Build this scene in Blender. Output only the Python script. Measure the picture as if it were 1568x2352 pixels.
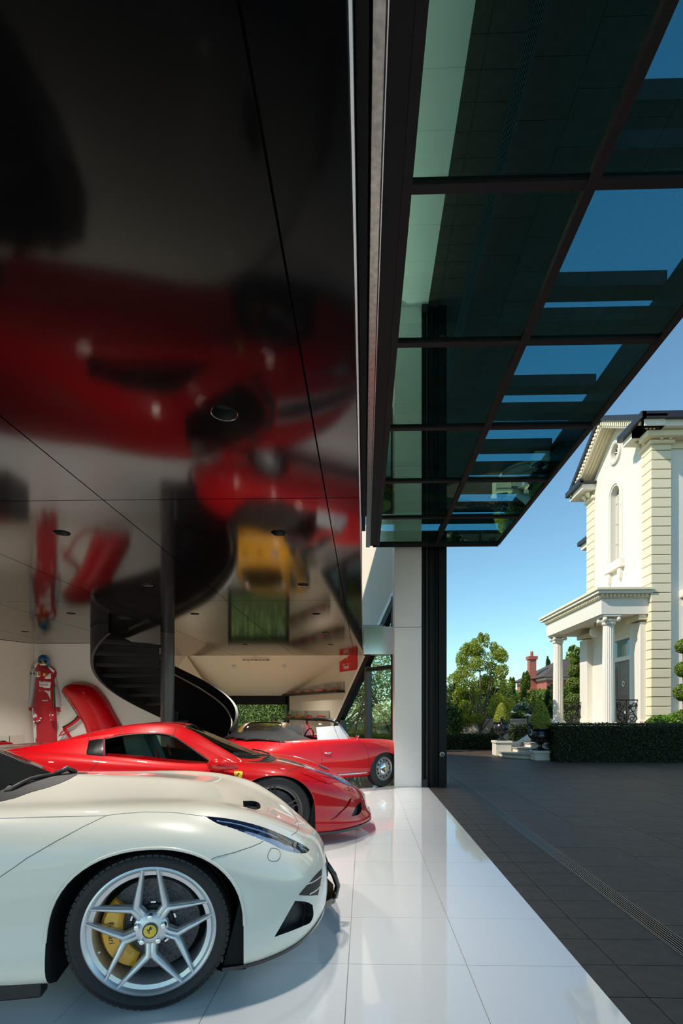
import bpy, bmesh, math, random
import numpy as np
from mathutils import Vector, Matrix
from mathutils.bvhtree import BVHTree
from mathutils.geometry import delaunay_2d_cdt

for _o in list(bpy.data.objects):
    bpy.data.objects.remove(_o, do_unlink=True)
SC = bpy.context.scene
COL = SC.collection
random.seed(7)
RNG = np.random.default_rng(7)
PI = math.pi

# ------------------------------------------------------------------ camera
FPX, CXP, CYP, CAMH = 1183.0, 808.0, 1637.0, 1.28
YAW = math.atan(28 / FPX)
cam_data = bpy.data.cameras.new('camera')
cam = bpy.data.objects.new('camera', cam_data)
COL.objects.link(cam)
cam.location = (0, 0, CAMH)
cam.rotation_euler = (PI / 2, 0, YAW)
cam_data.sensor_fit = 'VERTICAL'
cam_data.sensor_height = 36
cam_data.lens = 36 * FPX / 2352
cam_data.shift_x = (784 - CXP) / 2352
cam_data.shift_y = (CYP - 1176) / 2352
cam_data.clip_start = 0.05
cam_data.clip_end = 500
SC.camera = cam

# ------------------------------------------------------------------ sky, sun, exposure
SUN_TRAVEL = Vector((1.0, 0.42, -0.85)).normalized()
world = bpy.data.worlds.new('world')
SC.world = world
world.use_nodes = True
wn = world.node_tree.nodes
wl = world.node_tree.links
wn.clear()
sky = wn.new('ShaderNodeTexSky')
sky.sky_type = 'NISHITA'
sky.sun_disc = False
sky.sun_elevation = math.asin(-SUN_TRAVEL.z)
sky.sun_rotation = math.atan2(-SUN_TRAVEL.x, -SUN_TRAVEL.y)
sky.air_density = 1.0
sky.dust_density = 0.3
sky.ozone_density = 2.2
bg = wn.new('ShaderNodeBackground')
bg.inputs['Strength'].default_value = 0.14
wo = wn.new('ShaderNodeOutputWorld')
tint = wn.new('ShaderNodeMix'); tint.data_type = 'RGBA'; tint.blend_type = 'MULTIPLY'; tint.inputs[0].default_value = 1.0
tint.inputs[7].default_value = (0.67, 0.87, 0.82, 1)
wl.new(sky.outputs[0], tint.inputs[6]); wl.new(tint.outputs[2], bg.inputs[0])
wl.new(bg.outputs[0], wo.inputs[0])
sun_d = bpy.data.lights.new('sun', 'SUN')
sun_d.energy = 2.9
sun_d.angle = math.radians(0.55)
sun_d.color = (1.0, 0.90, 0.75)
sun = bpy.data.objects.new('sun', sun_d)
COL.objects.link(sun)
sun.rotation_euler = SUN_TRAVEL.to_track_quat('-Z', 'Y').to_euler()
sun.location = (-20, -8, 20)
vs = SC.view_settings
vs.view_transform = 'Standard'
vs.look = 'None'
vs.gamma = 1.0
vs.use_curve_mapping = False
vs.exposure = 0.65
LAMP_W = 140.0

# ------------------------------------------------------------------ helpers
_c, _s = math.cos(YAW), math.sin(YAW)
CAMP = Vector((0, 0, CAMH))
def ray(px, py):
    a = (px - CXP) / FPX
    return Vector((a * _c - _s, a * _s + _c, (CYP - py) / FPX))
def atY(px, py, Y):
    d = ray(px, py); return CAMP + d * (Y / d.y)
def atZ(px, py, z=0.0):
    d = ray(px, py); return CAMP + d * ((z - CAMH) / d.z)
def onplane(px, py, p0, n):
    d = ray(px, py); n = Vector(n); return CAMP + d * ((Vector(p0) - CAMP).dot(n) / d.dot(n))

class MB:
    def __init__(self):
        self.v = []; self.f = []
    def add(self, vs_, fs_):
        b = len(self.v)
        self.v.extend([tuple(p) for p in vs_])
        self.f.extend([tuple(b + i for i in f) for f in fs_])
        return self
    def box(self, x0, x1, y0, y1, z0, z1):
        return self.add([(x0,y0,z0),(x1,y0,z0),(x1,y1,z0),(x0,y1,z0),(x0,y0,z1),(x1,y0,z1),(x1,y1,z1),(x0,y1,z1)],
            [(0,3,2,1),(4,5,6,7),(0,1,5,4),(1,2,6,5),(2,3,7,6),(3,0,4,7)])
    def obox(self, c, ax, ay, az):      # centre + three half axis vectors
        c, ax, ay, az = map(Vector, (c, ax, ay, az))
        vs_ = [c - ax - ay - az, c + ax - ay - az, c + ax + ay - az, c - ax + ay - az,
               c - ax - ay + az, c + ax - ay + az, c + ax + ay + az, c - ax + ay + az]
        return self.add(vs_, [(0,3,2,1),(4,5,6,7),(0,1,5,4),(1,2,6,5),(2,3,7,6),(3,0,4,7)])
    def bar(self, a, b, w, h, up=(0,0,1)):
        a, b = Vector(a), Vector(b); d = (b - a)
        u = Vector(up); s_ = d.cross(u)
        if s_.length < 1e-6: s_ = d.cross(Vector((1,0,0)))
        s_.normalize(); u = s_.cross(d).normalized()
        return self.obox((a + b) / 2, d / 2, s_ * w / 2, u * h / 2)
    def tube(self, pts, r, n=8, cap=True, closed=False):
        pts = [Vector(p) for p in pts]; m = len(pts)
        rs = r if isinstance(r, (list, tuple)) else [r] * m
        vs_ = []; nrm = None
        for i, p in enumerate(pts):
            if closed: t = pts[(i + 1) % m] - pts[i - 1]
            else: t = pts[min(i + 1, m - 1)] - pts[max(i - 1, 0)]
            if t.length < 1e-9: t = Vector((0, 0, 1))
            t.normalize()
            if nrm is None:
                a = Vector((0, 0, 1)) if abs(t.z) < .9 else Vector((1, 0, 0))
                nrm = t.cross(a).normalized()
            else:
                nrm = nrm - t * nrm.dot(t)
                nrm = nrm.normalized() if nrm.length > 1e-6 else t.orthogonal().normalized()
            b = t.cross(nrm)
            for k in range(n):
                an = 2 * PI * k / n
                vs_.append(p + (nrm * math.cos(an) + b * math.sin(an)) * rs[i])
        fs_ = []
        for i in range(m if closed else m - 1):
            j = (i + 1) % m
            for k in range(n):
                l = (k + 1) % n
                fs_.append((i*n+k, i*n+l, j*n+l, j*n+k))
        if cap and not closed:
            fs_.append(tuple(range(n))[::-1]); fs_.append(tuple((m-1)*n + k for k in range(n)))
        return self.add(vs_, fs_)
    def lathe(self, prof, n=32, c=(0,0,0), axis='z', cap=False):
        c = Vector(c); vs_ = []
        for r, h in prof:
            for k in range(n):
                a = 2 * PI * k / n; u, w = r * math.cos(a), r * math.sin(a)
                vs_.append(c + (Vector((u, w, h)) if axis == 'z' else Vector((u, h, w)) if axis == 'y' else Vector((h, u, w))))
        fs_ = []
        for i in range(len(prof) - 1):
            for k in range(n):
                l = (k + 1) % n
                q = (i*n+k, i*n+l, (i+1)*n+l, (i+1)*n+k)
                fs_.append(q if axis != 'y' else q[::-1])
        if cap:
            fs_.append(tuple(range(n))[::-1]); fs_.append(tuple((len(prof)-1)*n + k for k in range(n)))
        return self.add(vs_, fs_)
    def prism(self, poly, d0, d1, axis='y'):
        n = len(poly)
        def m(p, d): return (p[0], d, p[1]) if axis == 'y' else (d, p[0], p[1]) if axis == 'x' else (p[0], p[1], d)
        vs_ = [m(p, d0) for p in poly] + [m(p, d1) for p in poly]
        fs_ = [tuple(range(n))[::-1], tuple(range(n, 2 * n))]
        fs_ += [(i, (i+1) % n, n + (i+1) % n, n + i) for i in range(n)]
        return self.add(vs_, fs_)
    def poly3(self, pts, off):          # flat polygon thickened by a vector
        n = len(pts); off = Vector(off)
        vs_ = [Vector(p) for p in pts] + [Vector(p) + off for p in pts]
        fs_ = [tuple(range(n))[::-1], tuple(range(n, 2 * n))] + [(i, (i+1) % n, n + (i+1) % n, n + i) for i in range(n)]
        return self.add(vs_, fs_)
    def sphere(self, c, rx, ry=None, rz=None, nu=16, nv=10):
        ry = ry or rx; rz = rz or rx; c = Vector(c)
        vs_ = [c + Vector((0, 0, -rz))]
        for i in range(1, nv):
            p = -PI / 2 + PI * i / nv
            for k in range(nu):
                a = 2 * PI * k / nu
                vs_.append(c + Vector((rx * math.cos(p) * math.cos(a), ry * math.cos(p) * math.sin(a), rz * math.sin(p))))
        vs_.append(c + Vector((0, 0, rz)))
        fs_ = [(0, 1 + (k + 1) % nu, 1 + k) for k in range(nu)]
        for i in range(nv - 2):
            for k in range(nu):
                l = (k + 1) % nu
                fs_.append((1+i*nu+k, 1+i*nu+l, 1+(i+1)*nu+l, 1+(i+1)*nu+k))
        t = len(vs_) - 1; b = 1 + (nv - 2) * nu
        fs_ += [(t, b + k, b + (k + 1) % nu) for k in range(nu)]
        return self.add(vs_, fs_)
    def grid(self, P):                   # P[i][j] -> point
        m, n = len(P), len(P[0])
        vs_ = [p for row in P for p in row]
        return self.add(vs_, [(i*n+j, i*n+j+1, (i+1)*n+j+1, (i+1)*n+j) for i in range(m-1) for j in range(n-1)])
    def mesh(self, name, smooth=False, fix=True, angle=None):
        me = bpy.data.meshes.new(name)
        me.from_pydata(self.v, [], self.f); me.validate()
        if fix:
            bm = bmesh.new(); bm.from_mesh(me)
            bmesh.ops.recalc_face_normals(bm, faces=bm.faces[:])
            bm.to_mesh(me); bm.free()
        if smooth: shade(me, angle)
        return me
    def build(self, name, mat, parent=None, smooth=False, angle=None, fix=True, bevel=0):
        return link(name, self.mesh(name, smooth, fix, angle), mat, parent, bevel)

def shade(me, angle=None):
    me.polygons.foreach_set('use_smooth', [True] * len(me.polygons))
    if angle is not None:
        me.set_sharp_from_angle(angle=math.radians(angle))
def link(name, me, mat, parent=None, bevel=0):
    o = bpy.data.objects.new(name, me); COL.objects.link(o)
    if mat is not None and not me.materials:
        me.materials.append(mat)
    if parent is not None: o.parent = parent
    if bevel:
        b = o.modifiers.new('bevel', 'BEVEL'); b.width = bevel; b.segments = 2; b.limit_method = 'ANGLE'; b.angle_limit = math.radians(40)
    return o
def tag(o, label=None, cat=None, group=None, kind=None):
    if label: o['label'] = label
    if cat: o['category'] = cat
    if group: o['group'] = group
    if kind: o['kind'] = kind
    return o
def thing(name, label, cat, loc=(0,0,0), rz=0.0, group=None):
    o = bpy.data.objects.new(name, None); COL.objects.link(o)
    o.empty_display_size = 0.1
    o.location = loc; o.rotation_euler = (0, 0, rz)
    return tag(o, label, cat, group)
def struct(name, mb, mat, **k):
    return tag(mb.build(name, mat, **k), kind='structure')
def copy_tree(o, parent=None):
    c_ = o.copy(); COL.objects.link(c_); c_.parent = parent
    for ch in list(o.children): copy_tree(ch, c_)
    return c_
def text_mesh(s, size, depth=0.002, spacing=1.0, shear=0.0):
    cu = bpy.data.curves.new('txt', 'FONT'); cu.body = s; cu.size = size; cu.extrude = depth
    cu.align_x = 'CENTER'; cu.align_y = 'CENTER'; cu.space_character = spacing; cu.shear = shear; cu.resolution_u = 3
    ob = bpy.data.objects.new('txt', cu); COL.objects.link(ob)
    dg = bpy.context.evaluated_depsgraph_get()
    me = bpy.data.meshes.new_from_object(ob.evaluated_get(dg))
    bpy.data.objects.remove(ob, do_unlink=True); bpy.data.curves.remove(cu)
    me.materials.clear()
    return me
def boolean(o, cutters, op='DIFFERENCE'):
    ms = []
    for c_ in cutters:
        c_.parent = o.parent
        m = o.modifiers.new('b', 'BOOLEAN'); m.operation = op; m.object = c_; m.solver = 'EXACT'; ms.append(m)
    bpy.context.view_layer.update(); dg = bpy.context.evaluated_depsgraph_get()
    me = bpy.data.meshes.new_from_object(o.evaluated_get(dg))
    for m in ms: o.modifiers.remove(m)
    old = o.data; o.data = me; bpy.data.meshes.remove(old)
    for c_ in cutters:
        d = c_.data; bpy.data.objects.remove(c_, do_unlink=True); bpy.data.meshes.remove(d)

# ------------------------------------------------------------------ materials
MATS = {}
def mat(name, col=(.8,.8,.8), rough=.5, metal=0., coat=0., coat_rough=.02, spec=.5, trans=0., ior=1.5, emit=None, estr=0.,
        noise=0., nscale=20., bump=0., bscale=60., sheen=0., sub=None):
    m = bpy.data.materials.new(name); m.use_nodes = True
    nt = m.node_tree; b = nt.nodes['Principled BSDF']
    b.inputs['Base Color'].default_value = (*col, 1)
    b.inputs['Roughness'].default_value = rough
    b.inputs['Metallic'].default_value = metal
    b.inputs['Coat Weight'].default_value = coat
    b.inputs['Coat Roughness'].default_value = coat_rough
    b.inputs['Specular IOR Level'].default_value = spec
    b.inputs['Transmission Weight'].default_value = trans
    b.inputs['IOR'].default_value = ior
    b.inputs['Sheen Weight'].default_value = sheen
    if emit: b.inputs['Emission Color'].default_value = (*emit, 1); b.inputs['Emission Strength'].default_value = estr
    if noise or bump:
        tc = nt.nodes.new('ShaderNodeTexCoord')
    if noise:
        n = nt.nodes.new('ShaderNodeTexNoise'); n.inputs['Scale'].default_value = nscale; n.inputs['Detail'].default_value = 5
        nt.links.new(tc.outputs['Object'], n.inputs['Vector'])
        r = nt.nodes.new('ShaderNodeMapRange'); r.inputs[1].default_value = .25; r.inputs[2].default_value = .75
        r.inputs[3].default_value = 1 - noise; r.inputs[4].default_value = 1 + noise
        nt.links.new(n.outputs[0], r.inputs[0])
        mx = nt.nodes.new('ShaderNodeVectorMath'); mx.operation = 'SCALE'
        mx.inputs[0].default_value = col
        nt.links.new(r.outputs[0], mx.inputs['Scale'])
        nt.links.new(mx.outputs[0], b.inputs['Base Color'])
    if bump:
        n2 = nt.nodes.new('ShaderNodeTexNoise'); n2.inputs['Scale'].default_value = bscale; n2.inputs['Detail'].default_value = 4
        nt.links.new(tc.outputs['Object'], n2.inputs['Vector'])
        bp = nt.nodes.new('ShaderNodeBump'); bp.inputs['Strength'].default_value = bump; bp.inputs['Distance'].default_value = .01
        nt.links.new(n2.outputs[0], bp.inputs['Height']); nt.links.new(bp.outputs[0], b.inputs['Normal'])
    MATS[name] = m
    return m
def glass_mat(name, tint, refl=(1,1,1), base=0.04, power=5.0, ior=1.5, boost=1.0):
    """thin pane: tinted see-through plus a mirror share that follows Fresnel"""
    m = bpy.data.materials.new(name); m.use_nodes = True
    nt = m.node_tree; nt.nodes.clear()
    out = nt.nodes.new('ShaderNodeOutputMaterial'); mix = nt.nodes.new('ShaderNodeMixShader')
    tr = nt.nodes.new('ShaderNodeBsdfTransparent'); tr.inputs[0].default_value = (*tint, 1)
    gl = nt.nodes.new('ShaderNodeBsdfGlossy'); gl.inputs[0].default_value = (*refl, 1); gl.inputs['Roughness'].default_value = 0.0
    fr = nt.nodes.new('ShaderNodeFresnel'); fr.inputs[0].default_value = ior
    mm = nt.nodes.new('ShaderNodeMath'); mm.operation = 'MULTIPLY'; mm.inputs[1].default_value = boost; mm.use_clamp = True
    ge = nt.nodes.new('ShaderNodeNewGeometry'); fb = nt.nodes.new('ShaderNodeMath'); fb.operation = 'SUBTRACT'; fb.inputs[0].default_value = 1.0
    m2 = nt.nodes.new('ShaderNodeMath'); m2.operation = 'MULTIPLY'
    nt.links.new(ge.outputs['Backfacing'], fb.inputs[1]); nt.links.new(fr.outputs[0], mm.inputs[0])
    nt.links.new(mm.outputs[0], m2.inputs[0]); nt.links.new(fb.outputs[0], m2.inputs[1]); nt.links.new(m2.outputs[0], mix.inputs[0])
    nt.links.new(tr.outputs[0], mix.inputs[1]); nt.links.new(gl.outputs[0], mix.inputs[2])
    nt.links.new(mix.outputs[0], out.inputs[0])
    MATS[name] = m
    return m
def leaf_mat(name, c1, c2, trans=.35, scale=3.0):
    m = bpy.data.materials.new(name); m.use_nodes = True
    nt = m.node_tree; b = nt.nodes['Principled BSDF']; out = nt.nodes['Material Output']
    at = nt.nodes.new('ShaderNodeAttribute'); at.attribute_name = 'tone'
    mx = nt.nodes.new('ShaderNodeMix'); mx.data_type = 'RGBA'
    mx.inputs[6].default_value = (*c1, 1); mx.inputs[7].default_value = (*c2, 1)
    nt.links.new(at.outputs['Fac'], mx.inputs[0]); nt.links.new(mx.outputs[2], b.inputs['Base Color'])
    b.inputs['Roughness'].default_value = .45
    tl = nt.nodes.new('ShaderNodeBsdfTranslucent'); nt.links.new(mx.outputs[2], tl.inputs[0])
    ms = nt.nodes.new('ShaderNodeMixShader'); ms.inputs[0].default_value = trans
    nt.links.new(b.outputs[0], ms.inputs[1]); nt.links.new(tl.outputs[0], ms.inputs[2])
    nt.links.new(ms.outputs[0], out.inputs[0])
    MATS[name] = m
    return m

def lacquer(name, rough):
    """black mirror laminate: reflectance rises towards grazing angles"""
    m = bpy.data.materials.new(name); m.use_nodes = True; nt = m.node_tree; nt.nodes.clear()
    out = nt.nodes.new('ShaderNodeOutputMaterial'); mix = nt.nodes.new('ShaderNodeMixShader')
    df = nt.nodes.new('ShaderNodeBsdfDiffuse'); df.inputs[0].default_value = (.003, .003, .0035, 1)
    gl = nt.nodes.new('ShaderNodeBsdfGlossy'); gl.inputs[0].default_value = (1, .98, .95, 1); gl.inputs['Roughness'].default_value = rough
    lw = nt.nodes.new('ShaderNodeLayerWeight'); lw.inputs[0].default_value = .5
    pw = nt.nodes.new('ShaderNodeMath'); pw.operation = 'POWER'; pw.inputs[1].default_value = 4.0
    ma = nt.nodes.new('ShaderNodeMath'); ma.operation = 'MULTIPLY_ADD'; ma.inputs[1].default_value = .95; ma.inputs[2].default_value = .0
    nt.links.new(lw.outputs['Facing'], pw.inputs[0]); nt.links.new(pw.outputs[0], ma.inputs[0]); nt.links.new(ma.outputs[0], mix.inputs[0])
    nt.links.new(df.outputs[0], mix.inputs[1]); nt.links.new(gl.outputs[0], mix.inputs[2]); nt.links.new(mix.outputs[0], out.inputs[0])
    MATS[name] = m
    return m
M = {}
M['white_paint'] = mat('white_paint', (.82,.785,.68), .35, coat=1., coat_rough=.02)
M['red_paint'] = mat('red_paint', (.50,.002,.006), .4, coat=1., coat_rough=.02, spec=.15)
M['red_old'] = mat('red_old', (.55,.006,.010), .4, coat=1., coat_rough=.015, spec=.15)
M['yellow_paint'] = mat('yellow_paint', (.72,.33,.01), .35, coat=1., coat_rough=.03)
M['stripe_blue'] = mat('stripe_blue', (.012,.016,.05), .35, coat=1.)
M['stripe_white'] = mat('stripe_white', (.8,.8,.78), .35, coat=1.)
M['black_gloss'] = mat('black_gloss', (.006,.006,.007), .12, coat=.6)
M['black_trim'] = mat('black_trim', (.012,.012,.013), .45)
M['carbon'] = mat('carbon', (.022,.022,.025), .35, coat=.4)
M['well'] = mat('well', (.006,.006,.006), .9)
M['gap'] = mat('gap', (.02,.02,.02), .8)
M['gap_grey'] = mat('gap_grey', (.16,.16,.15), .7)
M['rubber'] = mat('rubber', (.012,.012,.013), .55, bump=.2, bscale=150)
M['alloy'] = mat('alloy', (.66,.67,.69), .32, metal=.75, coat=.4)
M['alloy_dark'] = mat('alloy_dark', (.12,.12,.13), .35, metal=.8, coat=.3)
M['steel_wheel'] = mat('steel_wheel', (.38,.39,.40), .3, metal=.9)
M['chrome'] = mat('chrome', (.85,.85,.86), .06, metal=1.)
M['disc'] = mat('disc', (.10,.10,.105), .5, metal=.3, noise=.5, nscale=120)
M['caliper'] = mat('caliper', (.85,.40,.01), .3, coat=.8)
M['badge_yellow'] = mat('badge_yellow', (.85,.58,.03), .3, coat=.6)
M['black_print'] = mat('black_print', (.008,.008,.008), .5)
M['red_print'] = mat('red_print', (.5,.01,.01), .5)
M['lamp_dark'] = mat('lamp_dark', (.06,.075,.12), .25, coat=.4)
M['lamp_chrome'] = mat('lamp_chrome', (.55,.60,.70), .25, metal=.45, coat=.5)
M['lens'] = glass_mat('lens', (.88,.93,1.0), boost=1.2)
M['car_glass'] = glass_mat('car_glass', (.74,.79,.77), boost=1.0)
M['car_glass_green'] = glass_mat('car_glass_green', (.80,.91,.85), boost=.8)
M['clear_glass'] = glass_mat('clear_glass', (.90,.94,.92), boost=1.2)
M['case_glass'] = glass_mat('case_glass', (.94,.94,.94), boost=1.2)
M['window_glass'] = glass_mat('window_glass', (.82,.90,.86), boost=1.0)
M['canopy_glass'] = glass_mat('canopy_glass', (.40,.75,.82), refl=(.50,.92,.68), ior=2.8, boost=1.4)
M['door_glass_white_glare'] = mat('door_glass_white_glare', (.80,.81,.80), .08, coat=1.)  # opaque white base stands in for a bright reflection on the panes
M['leather_grey'] = mat('leather_grey', (.17,.19,.19), .6, bump=.1)
M['leather_black'] = mat('leather_black', (.02,.02,.022), .55, bump=.15)
M['canvas'] = mat('canvas', (.006,.006,.007), .8, bump=.25, bscale=40)
M['dark_glass'] = mat('dark_glass', (.012,.014,.014), .03, coat=.6)
# building
M['floor_tile'] = mat('floor_tile', (.88,.875,.865), .06, spec=.55, coat=.35, coat_rough=.01)
M['grout'] = mat('grout', (.30,.28,.22), .9)
M['paver'] = mat('paver', (.088,.057,.042), .55, noise=.35, nscale=9, bump=.25, bscale=180)
M['paver_b'] = mat('paver_b', (.096,.063,.046), .55, noise=.35, nscale=7, bump=.25, bscale=180)
M['paver_c'] = mat('paver_c', (.078,.051,.038), .55, noise=.3, nscale=8, bump=.25, bscale=180)
M['paver_edge'] = mat('paver_edge', (.068,.053,.041), .6, noise=.35, nscale=12, bump=.25, bscale=200)
M['paver_joint'] = mat('paver_joint', (.015,.014,.014), .9)
M['drain'] = mat('drain', (.30,.29,.27), .4, metal=1.)
M['ceiling_black'] = lacquer('ceiling_black', .085)
M['ceil_edge'] = mat('ceil_edge', (.6,.6,.6), .3, metal=1.)
M['void'] = mat('void', (.004,.004,.004), .9)
M['wall_white'] = mat('wall_white', (.74,.72,.66), .8)
M['wall_cream'] = mat('wall_cream', (.70,.64,.52), .8)
M['wall_warm'] = mat('wall_warm', (.72,.66,.56), .8)
M['pillar'] = mat('pillar', (.90,.88,.83), .28, coat=.3)
M['frame_dark'] = mat('frame_dark', (.007,.007,.008), .45, spec=.25)
M['frame_warm'] = mat('frame_warm', (.018,.015,.015), .5, spec=.25)
M['frame_grey'] = mat('frame_grey', (.10,.105,.11), .4, metal=.4)
M['steel_brushed'] = mat('steel_brushed', (.42,.40,.36), .3, metal=1., noise=.3, nscale=25)
M['mirror'] = mat('mirror', (.80,.81,.82), .16, metal=1.)
M['stair_black'] = mat('stair_black', (.006,.006,.007), .5, spec=.3)
M['stair_nose'] = mat('stair_nose', (.06,.06,.062), .35, metal=.5)
M['column_grey'] = mat('column_grey', (.045,.047,.052), .35, coat=.3)
M['brass'] = mat('brass', (.62,.52,.40), .35, metal=.35, coat=.3)
M['shelf_black'] = mat('shelf_black', (.010,.010,.010), .3)
M['sign_red'] = mat('sign_red', (.60,.006,.012), .45)
M['sign_white'] = mat('sign_white', (.75,.72,.66), .5)
# house and garden
M['render_cream'] = mat('render_cream', (.78,.69,.50), .75, bump=.05, bscale=90)
M['render_white'] = mat('render_white', (.74,.705,.63), .7)
M['roof_dark'] = mat('roof_dark', (.022,.022,.028), .4)
M['door_dark'] = mat('door_dark', (.014,.012,.011), .35, coat=.15)
M['iron'] = mat('iron', (.010,.010,.011), .4, metal=.3)
M['teal_glass'] = mat('teal_glass', (.05,.20,.19), .03, coat=.8)
M['window_dark'] = mat('window_dark', (.02,.028,.05), .04, coat=.6)
M['brick'] = mat('brick', (.40,.10,.065), .8, noise=.35, nscale=5)
M['roof_tile'] = mat('roof_tile', (.085,.065,.055), .8, noise=.3, nscale=6)
M['bark'] = mat('bark', (.16,.13,.11), .9, bump=.5, bscale=25)
M['stone_step'] = mat('stone_step', (.70,.66,.56), .6)
M['stone_tread'] = mat('stone_tread', (.34,.31,.27), .55)
M['urn'] = mat('urn', (.030,.030,.034), .22, metal=.5, coat=.5)
M['soil'] = mat('soil', (.03,.022,.015), .95)
M['garden_wall'] = mat('garden_wall', (.42,.40,.36), .85)
M['lawn'] = mat('lawn', (.05,.09,.02), .9, noise=.4, nscale=6)
L = {}
L['maple'] = leaf_mat('maple', (.13,.24,.015), (.48,.50,.06), .4)
L['dark'] = leaf_mat('dark', (.020,.055,.012), (.09,.16,.02), .3)
L['conifer'] = leaf_mat('conifer', (.05,.11,.014), (.24,.32,.03), .3)
L['blue'] = leaf_mat('blue', (.03,.075,.045), (.09,.15,.10), .25)
L['box'] = leaf_mat('box', (.18,.24,.014), (.52,.52,.05), .35)
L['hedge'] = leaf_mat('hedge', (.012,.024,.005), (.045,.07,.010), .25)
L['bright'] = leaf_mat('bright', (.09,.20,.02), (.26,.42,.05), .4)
L['screen'] = leaf_mat('screen', (.20,.34,.07), (.82,.86,.36), .5)
L['plane'] = leaf_mat('plane', (.22,.36,.11), (.78,.85,.40), .5)
# ================================================================== the showroom shell
ZC = 2.70                      # underside of the black ceiling
X_EDGE = 1.097                 # where the white floor meets the dark pavers
def plate(poly, holes, z0, z1):
    """flat plate with round holes; poly CCW in (x, y)"""
    pts = [Vector(p) for p in poly]; edges = [(i, (i + 1) % len(poly)) for i in range(len(poly))]
    for hx, hy, r in holes:
        b = len(pts); n = 28
        pts += [Vector((hx + r * math.cos(2*PI*k/n), hy + r * math.sin(2*PI*k/n))) for k in range(n)]
        edges += [(b + k, b + (k + 1) % n) for k in range(n)]
    v2, e2, f2, *_r = delaunay_2d_cdt(pts, edges, [], 1, 1e-5)
    fs_ = []
    for f in f2:
        c_ = sum((v2[i] for i in f), Vector((0, 0))) / len(f)
        if all((c_ - Vector((hx, hy))).length > r * .97 for hx, hy, r in holes): fs_.append(tuple(f))
    cnt = {}
    for f in fs_:
        for a, b in zip(f, f[1:] + f[:1]): cnt[(a, b)] = cnt.get((a, b), 0) + 1
    n = len(v2)
    mb = MB()
    side = [(a, b, b + n, a + n) for (a, b) in cnt if (b, a) not in cnt]
    mb.add([(p.x, p.y, z0) for p in v2] + [(p.x, p.y, z1) for p in v2], [f[::-1] for f in fs_] + [tuple(i + n for i in f) for f in fs_] + side)
    return mb

# ---- white tiled floor, extended behind the camera as an added sunlit bounce surface
floor = struct('floor', MB().box(-9, X_EDGE, -16, 17.2, -.12, -.004), M['grout'])
TX0, TY0, TS = .52, 2.624, .60
tile_me = MB().box(-.2983, .2983, -.2983, .2983, -.012, 0).mesh('tile'); tile_me.materials.append(M['floor_tile'])
WE = X_EDGE - TX0
tile_edge = MB().box(-WE/2 + .0017, WE/2, -.2983, .2983, -.012, 0).mesh('tile_edge'); tile_edge.materials.append(M['floor_tile'])
rest = MB()
for j in range(-31, 24):
    yc = TY0 + TS * (j + .5)
    for i in range(-15, 1):
        vis = i >= -9 and -3 <= j <= 18
        if i == 0:
            xc = TX0 + WE / 2
            if vis: o = link('tile', tile_edge, None, floor); o.location = (xc, yc, 0)
            else: rest.box(TX0 + .0017, X_EDGE, yc - .2983, yc + .2983, -.012, 0)
        else:
            xc = TX0 + TS * (i + .5)
            if vis: o = link('tile', tile_me, None, floor); o.location = (xc, yc, 0)
            else: rest.box(xc - .2983, xc + .2983, yc - .2983, yc + .2983, -.012, 0)
tag(rest.build('outer_tiles', M['floor_tile'], floor), kind='stuff')

# ---- driveway of dark pavers
drive = struct('driveway', MB().box(X_EDGE, 40, -12, 70, -.15, -.010), M['paver_joint'])
pm = [M['paver'], M['paver_b'], M['paver_c']]
g = .0025
def pav(w, d, m):
    me = MB().box(-w/2 + g, w/2 - g, -d/2 + g, d/2 - g, -.03, -.003).mesh('paver'); me.materials.append(m); return me
strip_me = {w: [pav(w, .3, M['paver_edge'])] for w in (.183, .395)}
rest = [MB(), MB(), MB(), MB()]
for x0, w in ((X_EDGE, .183), (1.28, .395)):
    for j in range(-20, 60):
        yc = .1 + .3 * j
        if 1.4 < yc < 9.2:
            o = link('paver', strip_me[w][0], None, drive); o.location = (x0 + w/2, yc, 0)
        else: rest[3].box(x0 + g, x0 + w - g, yc - .15 + g, yc + .15 - g, -.03, -.003)
pv = [pav(.6, .6, m) for m in pm]
for i in range(0, 30):
    for j in range(-16, 50):
        xc, yc = 1.80 + .6 * (i + .5), .45 + .6 * j + (.3 if i % 2 else 0)
        k = random.randrange(3)
        if i < 9 and 1.6 < yc < 16.8:
            o = link('paver', pv[k], None, drive); o.location = (xc, yc, random.uniform(-.0008, .0008))
        else: rest[k].box(xc - .3 + g, xc + .3 - g, yc - .3 + g, yc + .3 - g, -.03, -.003)
for k in range(4): tag(rest[k].build('outer_pavers', [*pm, M['paver_edge']][k], drive), kind='stuff')

# ---- linear drain
dr = thing('drain_channel', 'long narrow metal drain grate set into the dark paving', 'drain', (1.7375, 0, 0))
MB().box(-.0615, .0615, -6, 17.5, -.06, -.045).build('channel', M['void'], dr)
for s_ in (-1, 1): MB().box(s_*.060 - .003, s_*.060 + .003, -6, 17.5, -.045, -.001).build('edge_rail', M['drain'], dr)
for k in range(6):
    x = -.045 + .018 * k
    MB().box(x - .0035, x + .0035, -6, 17.5, -.02, -.002).build('slat', M['drain'], dr)
cb = MB()
for k in range(117): cb.box(-.055, .055, -6 + .2*k - .004, -6 + .2*k + .004, -.03, -.021)
tag(cb.build('cross_rods', M['drain'], dr), kind='stuff')

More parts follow.
